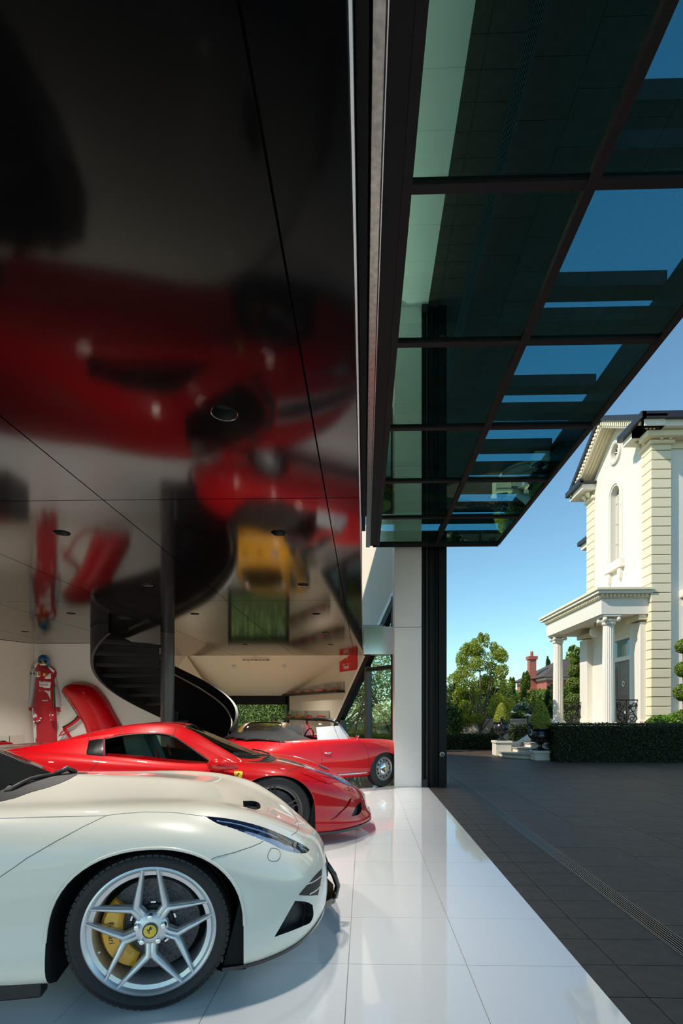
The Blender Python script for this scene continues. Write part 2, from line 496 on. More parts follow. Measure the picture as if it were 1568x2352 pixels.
# ---- black glossy panel ceiling with recessed downlights
CH = ZC
lights_px = [(515,949),(640,1224),(142,1224),(338,1343),(696,1343),(163,1409),(447,1410),(726,1410),(58,1451),(283,1452),(747,1453),(563,1480),(759,1480)]
LPOS = [atZ(px, py, CH) for px, py in lights_px]
LPOS += [Vector((LPOS[0].x - 2.2, LPOS[0].y, CH)), Vector((LPOS[0].x - 4.4, LPOS[0].y, CH))]  # two added downlights outside the view, there to light the white car
ceiling = struct('ceiling', MB().box(-7.7, -.045, -1.0, 12.70, CH + .045, CH + .09), M['void'])
xs = [-7.7, -6.27, -4.76, -3.25, -1.74, -.25, -.032]
ys = [-1.0, .30, 3.40, 6.49, 9.77, 12.73]
for i in range(len(xs) - 1):
    for j in range(len(ys) - 1):
        x0, x1, y0, y1 = xs[i] + .004, xs[i+1] - .004, ys[j] + .004, ys[j+1] - .004
        hs = [(p.x, p.y, .060) for p in LPOS if x0 + .07 < p.x < x1 - .07 and y0 + .07 < p.y < y1 - .07]
        plate([(x0,y0),(x1,y0),(x1,y1),(x0,y1)], hs, CH, CH + .025).build('ceiling_panel', M['ceiling_black'], ceiling)
struct('trim_1', MB().box(-.0315, -.024, -1.0, 12.73, CH - .002, CH + .10), M['ceil_edge'])
dl = None
LPOS_LAB = ['largest round black downlight, alone in the big dark ceiling panel nearest the camera',
    'right downlight of the second row from the camera, in dark red reflections', 'left downlight of the second row from the camera, beside the reflected racing suit',
    'left downlight of the third row from the camera', 'right downlight of the third row from the camera',
    'left downlight of the fourth row from the camera', 'middle downlight of the fourth row from the camera', 'right downlight of the fourth row from the camera',
    'left downlight of the fifth row from the camera', 'middle downlight of the fifth row, above the stair', 'right downlight of the fifth row from the camera',
    'left downlight of the last row, at the back edge of the black ceiling', 'right downlight of the last row, at the back edge of the black ceiling',
    'added unseen downlight just left of the view, lighting the white car', 'added unseen downlight far left of the view, lighting the white car']
for k, p in enumerate(LPOS):
    lab = LPOS_LAB[k]
    t = thing('downlight', lab, 'downlight', (p.x, p.y, CH), group='ceiling downlights')
    if dl is None:
        dl = [MB().lathe([(.0595,.03),(.0595,-.001),(.064,-.003),(.064,.0),(.0605,0)], 32).mesh('ring', True, angle=30),
              MB().lathe([(.0585,.0),(.052,.03),(.045,.085),(.045,.10),(.0,.10)], 32).mesh('baffle', True, angle=30)]
        dl[0].materials.append(M['black_gloss']); dl[1].materials.append(M['black_trim'])
    link('ring', dl[0], None, t); link('baffle', dl[1], None, t)
    ld = bpy.data.lights.new('downlight_fill', 'SPOT'); ld.energy = LAMP_W * (.65 if p.y < 3.2 else .12 if k == 9 else .6 if k in (1, 3, 4) else 1.3); ld.spot_size = math.radians(105); ld.spot_blend = .8  # fixtures look switched off; this spot output is added to brighten the room
    ld.shadow_soft_size = .058; ld.color = (1.0, .94, .85)
    lo = bpy.data.objects.new('lamp', ld); COL.objects.link(lo); lo.parent = t; lo.location = (0, 0, .015)

# ---- solid walls
def wall(name, pts, z0, z1, m, t=.14, side=1):
    """vertical wall through plan points, thickened to one side"""
    mb = MB()
    for (x0, y0), (x1, y1) in zip(pts, pts[1:]):
        d = Vector((x1 - x0, y1 - y0, 0)); n = Vector((-d.y, d.x, 0)).normalized() * t * side
        mb.poly3([(x0,y0,z0),(x1,y1,z0),(x1,y1,z1),(x0,y0,z1)], n)
    return struct(name, mb, m)
wall('wall_back', [(-6.75, 10.40), (-3.95, 10.40)], 0, CH - .005, M['wall_white'], .14, 1)
wall('wall_left', [(-6.75, 10.40), (-7.55, 9.0), (-7.55, -1.0)], 0, CH - .005, M['wall_warm'], .15, -1)
# slanted wall with the leaning glazed corner
WA, WB = Vector((-2.48, 17, 0)), Vector((.69, 11.9, 0))
WD = (WB - WA).normalized(); WN = Vector((WD.y, -WD.x, 0))      # WN points away from the room
if WN.dot(Vector((1, 1, 0))) < 0: WN = -WN
def onw(px, py, off=0.0): return onplane(px, py, WA - WN * off, WN)
D1, D2 = onw(768, 1668), onw(905, 1370)
dd = (D2 - D1)
DF = D1 + dd * ((0 - D1.z) / dd.z)
ZT = 6.1
def wpt(Y, z): return Vector((WA.x + (WA.y - Y) / -WD.y * WD.x, Y, z)) if False else Vector((WA.x + WD.x * (Y - WA.y) / WD.y, Y, z))
struct('wall_right', MB().poly3([WA, DF, D2, (D2.x, D2.y, 5.3), wpt(12.8, 6.0), wpt(13.15, 6.0), wpt(13.2, 3.3), (WA.x, WA.y, 2.05)], WN * .16), M['wall_warm'])
window_2 = struct('window_2', MB().bar(DF + dd.normalized()*.02, D2 + dd * .25, .12, .14, up=WN), M['pillar'])
off = Vector((WD.x, WD.y, 0)) * .17
MB().bar(DF + off, D2 + off + dd * .2, .16, .16, up=WN).build('frame', M['frame_dark'], window_2)
def wbar(a, b, w=.09, dep=.14, m='frame_grey'): MB().bar(a, b, w, dep, up=WN).build('mullion', M[m], window_2)
m1t, m1b = onw(845, 1532), onw(845, 1760); m1b.z = 0
wbar(m1b, m1t, .13)
wbar(onw(838, 1539), onw(906, 1531), .08, .14, 'frame_dark')
m2t, m2b = onw(788, 1654), onw(788, 1760); m2b.z = 0
wbar(m2b, m2t, .10)
e1 = Vector((WB.x, WB.y, 0)); wbar(e1, e1 + Vector((0, 0, D2.z)), .06, .14, 'frame_dark')
wbar(DF + off * .9 + Vector((0,0,.05)), e1 + Vector((0, 0, .05)), .10, .14, 'frame_dark')
gi = WN * .02
MB().poly3([m2b + gi, m1b + gi, m1t + gi, onw(790, 1652) + gi], WN * .012).build('glass_pane', M['window_glass'], window_2)
MB().poly3([m1b + gi, e1 + gi, onw(905, 1531) + gi, onw(845, 1538) + gi], WN * .012).build('glass_pane', M['window_glass'], window_2)
MB().poly3([onw(848, 1536) + gi, onw(905, 1531) + gi, onw(905, 1405) + gi], WN * .012).build('glass_pane', M['window_glass'], window_2)
# far window wall under the sloping soffit
WL, WR, YF = atY(525, 1637, 17).x, -2.48, 17.0
ZW = 1.28 + 37 / FPX * 17
window_1 = struct('window_1', MB().box(WL - .06, WR + .02, YF, YF + .16, ZW - .26, ZW + .02), M['frame_dark'])
MB().box(WL - .02, WL + .05, YF, YF + .16, 0, ZW).build('frame', M['frame_dark'], window_1)
MB().box(WR - .12, WR - .06, YF, YF + .16, 0, ZW).build('frame', M['frame_grey'], window_1)
MB().box(WR - .05, WR, YF - .02, YF + .16, 0, ZW).build('frame', M['frame_dark'], window_1)
MB().box(WL, WR, YF, YF + .16, 0, .16).build('sill', M['frame_dark'], window_1)
MB().box(WL + .05, WR - .12, YF + .06, YF + .072, .16, ZW - .26).build('glass_pane', M['window_glass'], window_1)
sof = MB().poly3([(WL - 1.6, YF + .16, ZW - .01), (WR + .6, YF + .16, ZW - .01), (.5, 12.1, 3.20), (WL - 1.6, 12.1, 3.20)], (0, .05, .15))
struct('ceiling_sloping', sof, M['wall_cream'])
wall('wall_far', [(WL - .02, YF), (-5.35, 12.72)], 0, 3.3, M['wall_cream'], .12, -1)
struct('wall_facet', MB().poly3([(WL - .04, YF - .05, ZW), atY(478, 1580, 15.2), atY(428, 1505, 13.4), (-5.3, 12.75, 3.1), (-5.3, 12.75, 1.5)], (.0, -.01, .0)), M['wall_cream'])
# corner lights in the soffit
for px in (537, 652):
    p = onplane(px, 1531, (0, YF, ZW), Vector((0, 1.19, 4.3)))
    t = thing('spot_light', 'tiny white round spotlight on the sloping cream soffit, %s of the two' % ('left' if px < 600 else 'right'), 'spotlight', p)
    MB().lathe([(.03,-.03),(.05,-.05),(.06,-.03),(.06,.03)], 20).build('housing', M['sign_white'], t, smooth=True, angle=40)
    ld = bpy.data.lights.new('spot_lamp', 'SPOT'); ld.energy = LAMP_W * .4; ld.spot_size = math.radians(140); ld.spot_blend = .8; ld.shadow_soft_size = .03; ld.color = (1.0, .92, .80)
    lo = bpy.data.objects.new('lamp', ld); COL.objects.link(lo); lo.parent = t; lo.location = (0, 0, -.06)
# mirror clad box beam beside the pillar
struct('trim_2', MB().box(-.012, .672, 11.50, 11.75, 2.58, 3.20), M['mirror'], bevel=.004)

# ---- upper storey, pillar, door jamb
struct('wall_upper', MB().prism([(-1.0, CH + .10), (11.75, CH + .10), (11.75, 5.3), (11.1, 8.2), (-1.0, 8.2)], -8.5, -.047, 'x'), M['frame_dark'])  # unseen upper mass, its height and slope shaped to shade the hedge
pillar = struct('wall_pillar', MB().box(.522, .990, 8.90, 9.45, .002, 2.755), M['pillar'], bevel=.004)
MB().box(.522, .990, 8.90, 9.45, 2.761, 5.2).build('panel', M['pillar'], pillar, bevel=.004)
jamb = struct('door_1', MB().box(.992, 1.42, 8.98, 9.40, 0, 4.4), M['frame_dark'])
for x, w, y, m in ((.998, .03, 8.90, 'frame_dark'), (1.075, .012, 8.91, 'frame_grey'), (1.13, .05, 8.93, 'frame_dark'), (1.24, .03, 8.93, 'frame_dark'), (1.285, .135, 8.90, 'frame_dark')):
    MB().box(x, x + w, y, 8.985, .0, 4.35).build('guide_rail', M[m], jamb, bevel=.003)
MB().box(.996, 1.09, 8.86, 8.98, 0, .14).build('foot_bracket', M['black_trim'], jamb)
sp = atY(1015, 1733, 8.89)
t = thing('door_sensor', 'small round grey sensor disc on the black door jamb', 'sensor', sp)
MB().lathe([(0,-.012),(.030,-.012),(.034,-.006),(.034,.01)], 28, axis='y').build('lens', M['frame_grey'], t, smooth=True, angle=40)
MB().lathe([(.030,-.014),(.042,-.012),(.042,.01),(.030,.01)], 28, axis='y').build('ring', M['steel_brushed'], t, smooth=True, angle=40)

# ---- raised glazed door hanging out as a canopy
ZG = 4.15
can = thing('glass_canopy', 'long tinted glass canopy with black steel frame raised over the driveway edge', 'canopy', (0, 0, ZG))
CX0, CX1, CX2 = .25, 1.227, 2.29
YT = [2.81 + 1.19 * i for i in range(-3, 6)]
def cbox(n, m, *b, **k):
    x0,x1,y0,y1,z0,z1 = b; return MB().box(x0,x1,y0,y1,z0 - ZG,z1 - ZG).build(n, M[m], can, **k)
cbox('edge_beam', 'frame_dark', .10, CX0, YT[0], YT[-1] + .02, ZG - .03, ZG + .22, bevel=.004)
cbox('edge_beam', 'frame_warm', .205, CX0 + .008, YT[0], YT[-1] + .02, ZG - .045, ZG - .02)
cbox('middle_beam', 'frame_warm', CX1 - .03, CX1 + .03, YT[0], YT[-1] + .02, ZG - .03, ZG + .10, bevel=.003)
cbox('edge_beam', 'frame_warm', CX2 - .045, CX2, YT[0], YT[-1] + .02, ZG - .03, ZG + .04, bevel=.003)
cbox('edge_fascia', 'frame_dark', CX2 - .03, CX2 - .005, YT[0], YT[-1], ZG + .04, ZG + .36)
for k, y in enumerate(YT):
    cbox('transom', 'frame_warm', CX0, CX2 - .02, y - .028, y + .028, ZG - .025, ZG + .03, bevel=.003)
    cbox('beam', 'frame_dark', CX0, CX2 - .03, y - .075, y + .075, ZG + .09, ZG + .19)
    cbox('rafter', 'frame_dark', CX0, CX2 - .005, y - .06, y + .09, ZG + .36, ZG + .47)
for a, b in zip(YT, YT[1:]):
    for x0, x1 in ((CX0, CX1 - .03), (CX1 + .03, CX2 - .045)):
        cbox('glass_pane', 'canopy_glass', x0, x1, a + .028, b - .028, ZG - .004, ZG + .010)
cbox('bottom_seal', 'black_trim', CX0 - .1, CX2 - .02, YT[-1] + .02, YT[-1] + .035, ZG - .05, ZG + .18)
struct('trim_3', MB().box(.030, .092, -3, 8.74, 4.08, 4.16), M['steel_brushed'], bevel=.006)
struct('trim_4', MB().box(-.034, .020, -3, 7.86, 4.05, 4.60), M['frame_dark'])
struct('trim_5', MB().box(.094, .100, -3, 8.74, 4.085, 4.13), M['ceil_edge'])
struct('ceiling_door', MB().box(-.046, 1.50, -1.0, 9.40, 4.86, 4.98), M['frame_dark'])

# ---- spiral stair
SX, SY, SR = -3.52, 9.15, 1.19
stair = thing('spiral_stair', 'black curved staircase winding around a dark column behind the red coupe', 'staircase', (SX, SY, 0))
MB().lathe([(.12, 0), (.12, CH - .002)], 40, cap=True).build('column', M['column_grey'], stair, smooth=True, angle=40)
def hz(a): return .10 + .95 * a / 90.0
NST = 15
tread_w = 16.0
for k in range(NST):
    a0, a1 = math.radians(-14 + tread_w * k), math.radians(-14 + tread_w * (k + 1) + 3)
    z = hz(-14 + tread_w * (k + 1))
    if z > CH - .06: break
    pts = []
    n = 4
    for i in range(n + 1):
        a = a0 + (a1 - a0) * i / n; pts.append((SR * math.cos(a) * .999, SR * math.sin(a) * .999))
    for i in range(n, -1, -1):
        a = a0 + (a1 - a0) * i / n; pts.append((.12 * math.cos(a), .12 * math.sin(a)))
    MB().prism(pts, z - .05, z, 'z').build('tread', M['stair_black'], stair)
    e = MB().bar((.14 * math.cos(a0), .14 * math.sin(a0), z - .03), (SR * .998 * math.cos(a0), SR * .998 * math.sin(a0), z - .03), .012, .03)
    e.build('nosing', M['stair_nose'], stair)
    rr = MB().bar((.14*math.cos(a0), .14*math.sin(a0), z - .10), (SR*.998*math.cos(a0), SR*.998*math.sin(a0), z - .10), .012, .14)
    rr.build('riser', M['stair_black'], stair)
def band(r0, r1, lo, hi, A0, A1, n=60):
    mb = MB(); P = []
    for i in range(n + 1):
        d = A0 + (A1 - A0) * i / n; a = math.radians(d)
        zl, zh = max(0, min(lo(d), CH - .003)), max(.02, min(hi(d), CH - .002))
        c_, s_ = math.cos(a), math.sin(a)
        P.append([(r0*c_, r0*s_, zl), (r1*c_, r1*s_, zl), (r1*c_, r1*s_, zh), (r0*c_, r0*s_, zh), (r0*c_, r0*s_, zl)])
    return mb.grid(P)
band(SR, SR + .045, lambda d: hz(d) - .16, lambda d: hz(d) + 1.02 if d > 10 else hz(10) + 1.02 - (10 - d) * .012, -12, 246).build('balustrade', M['stair_black'], stair, smooth=True, angle=35)
hr = []
for d in np.linspace(-2, 150, 50):
    a = math.radians(d); zz = hz(d) + .84
    hr.append(((SR - .07) * math.cos(a), (SR - .07) * math.sin(a), min(zz, CH - .05)))
hr = [(hr[0][0] - .0, hr[0][1] - .03, hr[0][2] - .16)] + hr
MB().tube(hr, .017, 10).build('handrail', M['brass'], stair, smooth=True, angle=50)
# ================================================================== car toolkit
def herm(u, P, uq):
    """non-uniform cubic Hermite through P (m,...) at knots u"""
    P = np.asarray(P, float); m = len(u); T = np.zeros_like(P)
    d = [(P[i+1] - P[i]) / (u[i+1] - u[i]) for i in range(m - 1)]
    for i in range(m):
        if i == 0: T[i] = d[0]
        elif i == m - 1: T[i] = d[-1]
        else:
            h0, h1 = u[i] - u[i-1], u[i+1] - u[i]
            T[i] = (d[i-1] * h1 + d[i] * h0) / (h0 + h1)
    out = []
    for q in uq:
        i = min(max(int(np.searchsorted(u, q, 'right')) - 1, 0), m - 2)
        h = u[i+1] - u[i]; t = (q - u[i]) / h
        out.append((2*t**3 - 3*t**2 + 1) * P[i] + (t**3 - 2*t**2 + t) * h * T[i] + (-2*t**3 + 3*t**2) * P[i+1] + (t**3 - t**2) * h * T[i+1])
    return np.array(out)
def loft_grid(net, nu, nv, sharp=()):
    """net[k][j]: rail k (bottom to top), station j (rear to front) -> fine grid [station][rail]"""
    N = np.array(net, float); K, Ms, _ = N.shape
    du = np.mean(np.linalg.norm(np.diff(N, axis=1), axis=2), axis=0) + 1e-4
    u = np.concatenate([[0], np.cumsum(du)])
    uq = np.concatenate([np.linspace(u[j], u[j+1], nu, endpoint=False) for j in range(Ms - 1)] + [[u[-1]]])
    rails = np.stack([herm(u, N[k], uq) for k in range(K)])
    dv = np.mean(np.linalg.norm(np.diff(N, axis=0), axis=2), axis=1) + 1e-4
    v = np.concatenate([[0], np.cumsum(dv)])
    cuts = [0] + [s for s in sharp if 0 < s < K - 1] + [K - 1]
    rows = []
    for a, b in zip(cuts, cuts[1:]):
        vq = np.concatenate([np.linspace(v[k], v[k+1], nv, endpoint=False) for k in range(a, b)] + ([[v[b]]] if b == K - 1 else []))
        rows.append(herm(v[a:b+1], rails[a:b+1], vq))
    G = np.concatenate(rows)
    G[..., 1] = np.maximum(G[..., 1], 0)
    return np.transpose(G, (1, 0, 2))
def solid_mesh(name, G, mats):
    m, n, _ = G.shape; mb = MB()
    mb.grid([[tuple(p) for p in row] for row in G])
    mb.grid([[(p[0], -p[1], p[2]) for p in row] for row in G[:, ::-1]])
    mb.grid([[(G[i,0,0], -G[i,0,1], G[i,0,2]), tuple(G[i,0])] for i in range(m)])
    for i in (0, m - 1):
        if G[i,:,1].max() > 1e-3:
            ring = [tuple(p) for p in G[i]] + [(p[0], -p[1], p[2]) for p in G[i][::-1]]
            mb.add(ring, [tuple(range(len(ring)))])
    me = bpy.data.meshes.new(name); me.from_pydata(mb.v, [], mb.f)
    bm = bmesh.new(); bm.from_mesh(me)
    bmesh.ops.remove_doubles(bm, verts=bm.verts[:], dist=2e-4)
    bmesh.ops.dissolve_degenerate(bm, edges=bm.edges[:], dist=1e-5)
    bmesh.ops.recalc_face_normals(bm, faces=bm.faces[:])
    bm.to_mesh(me); bm.free()
    for m_ in mats: me.materials.append(m_)
    return me
def cutter(mb, mats, idx):
    me = mb.mesh('cut')
    for m_ in mats: me.materials.append(m_)
    for p in me.polygons: p.material_index = idx
    o = bpy.data.objects.new('cut', me); COL.objects.link(o)
    return o
def arch_poly(xc, zc, a, b, zb=-.2, n=28, p=2.2):
    pts = [(xc + a, zb)]
    for k in range(n + 1):
        t = PI * k / n; c_, s_ = math.cos(t), math.sin(t)
        pts.append((xc + a * math.copysign(abs(c_) ** (2/p), c_), zc + b * abs(s_) ** (2/p)))
    return pts + [(xc - a, zb)]
def arch_cutters(spec, mats, y0=.52, y1=1.2):
    return [cutter(MB().prism(arch_poly(*s_), sg * y0, sg * y1, 'y'), mats, 1) for s_ in spec for sg in (-1, 1)]

class CarRig:
    def __init__(self, name, label, cat, loc, deg, mats):
        self.root = thing(name, label, cat, (loc[0], loc[1], 0), math.radians(deg))
        self.mats = mats
        self.mw = Matrix.Translation(Vector((loc[0], loc[1], 0))) @ Matrix.Rotation(math.radians(deg), 4, 'Z')
        self.inv = self.mw.inverted(); self.rinv = self.inv.to_3x3()
        self.o = self.inv @ CAMP
    def pix(self, p): return self.o, (self.rinv @ ray(*p)).normalized()
    def side(self, p): return Vector((p[0], -4, p[1])), Vector((0, 1, 0))
    def top(self, p): return Vector((p[0], p[1], 4)), Vector((0, 0, -1))
    def front(self, p): return Vector((6, p[0], p[1])), Vector((-1, 0, 0))
    def set_body(self, o):
        bm = bmesh.new(); bm.from_mesh(o.data); self.bvh = BVHTree.FromBMesh(bm); bm.free()
    def hit(self, mode, p, bvh=None):
        o_, d = getattr(self, mode)(p)
        loc, nrm, _, _ = (bvh or self.bvh).ray_cast(o_, d)
        if loc is None: return None, None
        if nrm.dot(d) > 0: nrm = -nrm
        return loc, nrm
    def patch(self, mode, poly, step, off=.0015, bvh=None, smooth_poly=True):
        pts = dense(poly, step) if smooth_poly else resample(poly, step)
        n = len(pts); xs_ = [p[0] for p in pts]; ys_ = [p[1] for p in pts]
        inner = []
        y = min(ys_) + step * .5
        while y < max(ys_):
            x = min(xs_) + step * .5
            while x < max(xs_):
                if inside((x, y), pts) and min((x-q[0])**2 + (y-q[1])**2 for q in pts) > (.45*step)**2: inner.append((x, y))
                x += step
            y += step
        v2, e2, f2, *_r = delaunay_2d_cdt([Vector(p) for p in pts + inner], [(i, (i+1) % n) for i in range(n)], [], 1, 1e-4 * step)
        V, Nn = [], []
        for p in v2:
            a, b = self.hit(mode, (p.x, p.y), bvh); V.append(a); Nn.append(b)
        fs_ = [tuple(f) for f in f2 if all(V[i] is not None for i in f)]
        if fs_:      # drop faces that bridge a depth jump
            ls = [max((V[f[i]] - V[f[i-1]]).length for i in range(len(f))) for f in fs_]
            med = sorted(ls)[len(ls)//2]
            fs_ = [f for f, l_ in zip(fs_, ls) if l_ < med * 3.5 + .012]
        if fs_:      # keep the largest connected piece
            par = {}
            def fd(a):
                while par[a] != a: par[a] = par[par[a]]; a = par[a]
                return a
            for f in fs_:
                for i in f: par.setdefault(i, i)
                for i in f[1:]: par[fd(i)] = fd(f[0])
            cn = {}
            for f in fs_: cn[fd(f[0])] = cn.get(fd(f[0]), 0) + 1
            bk = max(cn, key=cn.get); fs_ = [f for f in fs_ if fd(f[0]) == bk]
        used = sorted({i for f in fs_ for i in f}); mp = {a: k for k, a in enumerate(used)}
        return [V[i] for i in used], [Nn[i] for i in used], [tuple(mp[i] for i in f) for f in fs_], off
    def shell(self, pt, thick=.004):
        V, Nn, F_, off = pt
        n = len(V); mb = MB()
        cnt = {(a, b) for f in F_ for a, b in zip(f, f[1:] + f[:1])}
        mb.add([v + k * off for v, k in zip(V, Nn)] + [v + k * (off - thick) for v, k in zip(V, Nn)],
               list(F_) + [tuple(i + n for i in f[::-1]) for f in F_] + [(a, a + n, b + n, b) for a, b in cnt if (b, a) not in cnt])
        return mb
    def add_patch(self, name, mode, poly, m, step, off=.002, thick=.004, mirror=True, bvh=None, parent=None, smooth_poly=True):
        mb = self.shell(self.patch(mode, poly, step, off, bvh, smooth_poly), thick)
        obs = []
        if not mb.f: return obs
        obs.append(mb.build(name, m, parent or self.root, smooth=True, angle=40))
        if mirror: obs.append(mirrored(mb).build(name, m, parent or self.root, smooth=True, angle=40))
        return obs
    def recess(self, mode, poly, step, depth, idx, mirror=True, smooth_poly=True):
        pt = self.patch(mode, poly, step, .012, None, smooth_poly)
        mb = self.shell(pt, depth + .012)
        if not closed_ok(mb): return []
        r = [cutter(mb, self.mats, idx)]
        if mirror: r.append(cutter(mirrored(mb), self.mats, idx))
        return r
    def line(self, name, mode, pts, r, m, mirror=True, step=6, bvh=None, lift=.0):
        P = []
        for p in resample(pts, step, closed=False):
            a, b = self.hit(mode, p, bvh)
            if a is not None: P.append(a + b * lift)
        if len(P) < 2: return
        Q = [P[0]]
        for p in P[1:]:
            if (p - Q[-1]).length < .25: Q.append(p)
        mb = MB().tube(Q, r, 6); mb.build(name, m, self.root, smooth=True)
        if mirror: mirrored(mb).build(name, m, self.root, smooth=True)
def closed_ok(mb):
    cnt = {}
    for f in mb.f:
        for a, b in zip(f, f[1:] + f[:1]): k = (min(a, b), max(a, b)); cnt[k] = cnt.get(k, 0) + 1
    ok = all(v == 2 for v in cnt.values())
    if not ok: print('OPEN CUTTER', len(mb.v), sum(v != 2 for v in cnt.values()))
    return ok
def mirrored(mb):
    o = MB(); o.v = [(p[0], -p[1], p[2]) for p in mb.v]; o.f = [tuple(f[::-1]) for f in mb.f]; return o
def inside(p, poly):
    x, y = p; r = False; j = len(poly) - 1
    for i in range(len(poly)):
        xi, yi = poly[i][0], poly[i][1]; xj, yj = poly[j][0], poly[j][1]
        if (yi > y) != (yj > y) and x < (xj - xi) * (y - yi) / (yj - yi) + xi: r = not r
        j = i
    return r
def resample(pts, step, closed=True):
    out = []; n = len(pts)
    for i in range(n if closed else n - 1):
        a, b = pts[i], pts[(i+1) % n]; l_ = math.hypot(b[0]-a[0], b[1]-a[1]); k = max(1, int(round(l_ / step)))
        out += [(a[0] + (b[0]-a[0]) * t / k, a[1] + (b[1]-a[1]) * t / k) for t in range(k)]
    if not closed: out.append(tuple(pts[-1]))
    return out
def dense(pts, step):
    """closed smooth outline; sharp corners (over 50 degrees) stay"""
    n = len(pts); P = [np.array(p, float) for p in pts]; sharpc = []
    for i in range(n):
        a, b = P[i] - P[i-1], P[(i+1) % n] - P[i]
        an = abs(math.degrees(math.atan2(a[0]*b[1]-a[1]*b[0], a@b)))
        sharpc.append(an > 50)
    out = []
    for i in range(n):
        p0, p1, p2, p3 = P[i-1], P[i], P[(i+1) % n], P[(i+2) % n]
        L_ = np.linalg.norm(p2 - p1)
        def tg(a, b, c_, sh, d):
            if sh: return d
            la, lb = np.linalg.norm(b - a) + 1e-9, np.linalg.norm(c_ - b) + 1e-9
            return ((b - a) / la * lb + (c_ - b) / lb * la) / (la + lb) * L_
        t1 = tg(p0, p1, p2, sharpc[i], p2 - p1); t2 = tg(p1, p2, p3, sharpc[(i+1) % n], p2 - p1)
        k = max(1, int(round(L_ / step)))
        for q in range(k):
            t = q / k
            out.append(tuple((2*t**3-3*t**2+1)*p1 + (t**3-2*t**2+t)*t1 + (-2*t**3+3*t**2)*p2 + (t**3-t**2)*t2))
    return out

HORSE = [(.10,.98),(.22,.90),(.34,.84),(.33,.76),(.22,.77),(.20,.70),(.26,.60),(.38,.62),(.52,.70),(.56,.64),(.44,.54),(.30,.50),(.28,.42),(.40,.36),(.50,.24),(.44,.20),(.33,.30),(.16,.32),
         (.02,.24),(-.08,.12),(-.12,-.02),(-.02,-.14),(-.02,-.24),(-.16,-.34),(-.10,-.44),(.02,-.46),(.02,-.52),(-.22,-.52),(-.26,-.40),(-.14,-.24),(-.22,-.12),(-.32,-.02),(-.44,-.16),(-.58,-.14),(-.62,-.22),(-.46,-.26),(-.32,-.14),
         (-.30,.06),(-.44,.12),(-.56,.30),(-.50,.48),(-.42,.52),(-.44,.38),(-.36,.26),(-.24,.28),(-.14,.42),(-.10,.62),(-.02,.80)]
def horse_mb(s, origin, ux, uz, nrm, depth=.0008):
    """the rearing horse emblem as a thin black plate"""
    v2, e2, f2, *_r = delaunay_2d_cdt([Vector(p) for p in HORSE], [(i, (i+1) % len(HORSE)) for i in range(len(HORSE))], [], 1, 1e-5)
    o, ux, uz, nrm = map(Vector, (origin, ux, uz, nrm)); n = len(v2)
    A = [o + ux * p.x * s + uz * p.y * s + nrm * depth for p in v2]; B = [o + ux * p.x * s + uz * p.y * s for p in v2]
    return MB().add(A + B, [tuple(f) for f in f2] + [tuple(i + n for i in f[::-1]) for f in f2])

